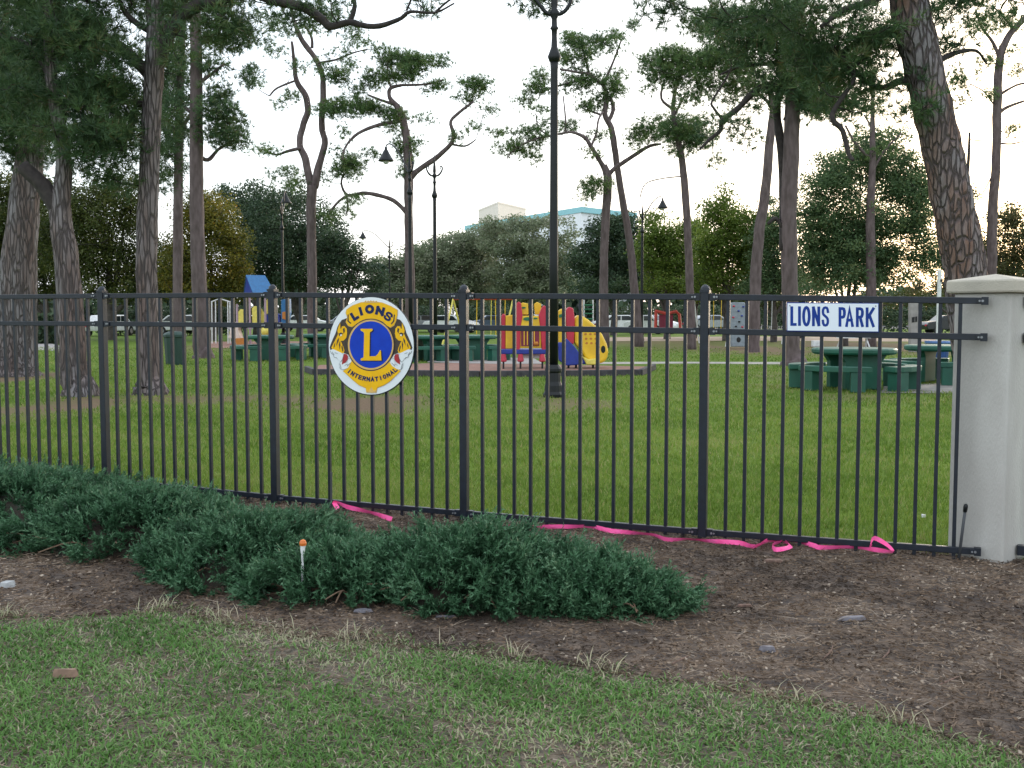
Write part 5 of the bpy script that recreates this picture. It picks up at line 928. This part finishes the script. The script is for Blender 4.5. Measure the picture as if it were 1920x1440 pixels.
# ------------------------------------------------------------------ small things
def ribbon(name, label, uv, off, wd, group=None):
    mb = MB(); P = []
    for (u, v, o_) in uv:
        p = fplane(u, v, o_); g = float(hz(p[0], p[1])) + .030
        if p[2] < g: p = G(u, v); p[2] += .030
        P.append(p)
    P = smoothline(P, 4); vs = []
    for i, p in enumerate(P):
        d = nrm(P[min(i + 1, len(P) - 1)] - P[max(i - 1, 0)]); tw = .35 + .45 * math.sin(i * .55) + .3 * math.sin(i * .21 + 1); u_ = np.array([0, 0, 1.]); s_ = nrm(np.cross(d, u_)); q = u_ * math.cos(tw) + s_ * math.sin(tw); q = q - d * np.dot(q, d)
        vs += [p - q * wd / 2, p + q * wd / 2]
    n = len(P); vs2 = [v_ + N3 * .0012 for v_ in vs]
    mb.add(vs + vs2, [(2 * i, 2 * i + 1, 2 * i + 3, 2 * i + 2) for i in range(n - 1)] + [(2 * n + 2 * i + 2, 2 * n + 2 * i + 3, 2 * n + 2 * i + 1, 2 * n + 2 * i) for i in range(n - 1)])
    o = mb.build(name, PINK); tag(o, label, 'tape', group)
ribbon('pink_tape', 'pink flagging tape looped on a picket right of the flat juniper', [(634, 962, .06), (627, 940, .03), (650, 950, .05), (680, 965, .08), (705, 972, .10), (735, 982, .12)], 0, .032)
ribbon('pink_tape', 'long crumpled pink flagging tape lying along the fence at right', [(940, 992, .16), (985, 996, .2), (1040, 996, .16), (1075, 996, .12), (1110, 996, .12), (1145, 1004, .12), (1190, 1008, .12), (1225, 1012, .1), (1252, 1021, .1), (1290, 1020, .1), (1335, 1024, .08), (1385, 1027, .08), (1415, 1034, .08), (1440, 1022, .06), (1470, 1024, .06), (1482, 1034, .08), (1455, 1040, .1), (1450, 1030, .1), (1485, 1022, .05), (1525, 1032, .06), (1540, 1036, .08), (1600, 1035, .06), (1640, 1040, .06), (1672, 1044, .06), (1664, 1022, .03), (1640, 1009, .025), (1633, 1020, .03), (1634, 1038, .05)], 0, .028)
# irrigation riser by the pillar
p = G(1797, 1052); q = fplane(1811, 947, .05); e = empty('irrigation_riser', p, 'thin dark plastic riser pipe leaning beside the pillar base', 'pipe')
d = nrm(q - p); mb = MB(); mb.tube([p - d * .05, q], .0085, 8); mb.build('pipe', PIPEG, e, smooth=True); mb = MB(); mb.tube([q - d * .04, q - d * .012, q, q + d * .006], [.011, .0125, .011, .006], 10); mb.build('nozzle', LAMPIRON, e, smooth=True)
# marker in junipers
p = at(567, 1048, 4.93); e = empty('marker_stake', (p[0], p[1], 0), 'small white stake with an orange top poking out of the juniper', 'marker')
t_ = at(568, 1018, 4.93); mb = MB(); mb.tube([(p[0], p[1], .05), p, p + (t_ - p) * .55, t_], [.006, .006, .011, .014], 8); mb.build('stake', WHITE, e); mb = MB(); mb.lathe([(.016, -.012), (.018, 0), (.013, .012), (.004, .017)], t_, 10); mb.build('cap', mat('orange_plastic', (.65, .16, .02), .5), e)
# grey conduit at the foot of one picket
a, b = fplane(621, 945, .02), fplane(621, 885, .02); mb = MB(); mb.tube([a - [0, 0, .08], b], .008, 8); tag(mb.build('grey_rod', PIPEG), 'short grey rod standing against a picket under the emblem', 'rod')
def chunk(name, label, cat, u, v, sx, sy, sz, m, rot=0, seed=0):
    p = G(u, v); r_ = random.Random(seed); mb = MB(); n = 9; ring = []
    for k in range(n):
        a = 2 * math.pi * k / n; rr_ = r_.uniform(.7, 1.1); x_, y_ = rr_ * sx * math.cos(a), rr_ * sy * math.sin(a); ring.append((p[0] + x_ * math.cos(rot) - y_ * math.sin(rot), p[1] + x_ * math.sin(rot) + y_ * math.cos(rot)))
    vs = [(x_, y_, p[2] + .012) for x_, y_ in ring] + [(p[0] + (x_ - p[0]) * .8, p[1] + (y_ - p[1]) * .8, p[2] + .015 + sz * r_.uniform(.7, 1)) for x_, y_ in ring]
    mb.add(vs, [tuple(range(n - 1, -1, -1)), tuple(range(n, 2 * n))] + [(i, (i + 1) % n, (i + 1) % n + n, i + n) for i in range(n)]); return tag(mb.build(name, m), label, cat)
STONE = mat('pale_stone', (.42, .43, .42), .8, (.3, .3, .3), 30); BK = mat('bark_piece', (.20, .12, .09), .9, (.10, .06, .045), 40); BKG = mat('grey_bark_piece', (.20, .19, .21), .9, (.12, .11, .12), 40); BRK = mat('brick_tan', (.30, .19, .13), .9, (.22, .14, .1), 40)
chunk('pale_stone', 'pale stone on the mulch at the left edge of the picture', 'stone', 14, 1105, .045, .03, .028, STONE, 0, 1)
chunk('brick_piece', 'flat tan brick piece lying in the foreground grass at left', 'brick', 122, 1274, .052, .018, .03, BRK, 0, 2)
chunk('bark_piece', 'grey bark flake in the middle of the bare mulch', 'bark', 1600, 1167, .085, .022, .014, BKG, .2, 3)
chunk('bark_piece', 'pale grey bark flake near the grass edge at right', 'bark', 1438, 1226, .045, .022, .022, BKG, -.2, 4)
chunk('bark_piece', 'flat brown bark piece just below the pink tape', 'bark', 1450, 1058, .06, .03, .014, BK, .1, 5)
chunk('bark_piece', 'long grey bark strip in front of the junipers', 'bark', 680, 1152, .05, .018, .012, BKG, 0, 6)
chunk('bark_piece', 'thin pale bark strip below the tallest juniper', 'bark', 836, 1163, .06, .010, .01, BKG, 0, 7)
chunk('bark_piece', 'narrow brown bark sliver right of the juniper tip', 'bark', 1395, 1142, .05, .012, .010, BK, .1, 8)
chunk('paper_scrap', 'tiny white scrap on the lawn behind the fence', 'litter', 1731, 973, .02, .012, .02, WHITE, 0, 9)
for i, (u, v, du, dv) in enumerate([(1540, 1245, 22, -30), (1260, 1250, 30, -14), (1650, 1245, 18, -26), (1760, 1290, 40, -16), (620, 1105, 24, -30)]):
    a, b = G(u, v), G(u + du, v + dv); mb = MB(); m_ = (a + b) / 2 + [.015, 0, .02]; mb.tube([a + [0, 0, .012], m_, b + [0, 0, .014]], [.003, .0035, .002], 5)
    tag(mb.build('twig', BK), ['bent pale twig on the right part of the mulch', 'short twig near the grass edge right of the junipers', 'thin twig below the grey bark flake', 'long twig in the lower right mulch', 'thin twig at the foot of the juniper by the stake'][i], 'twig')
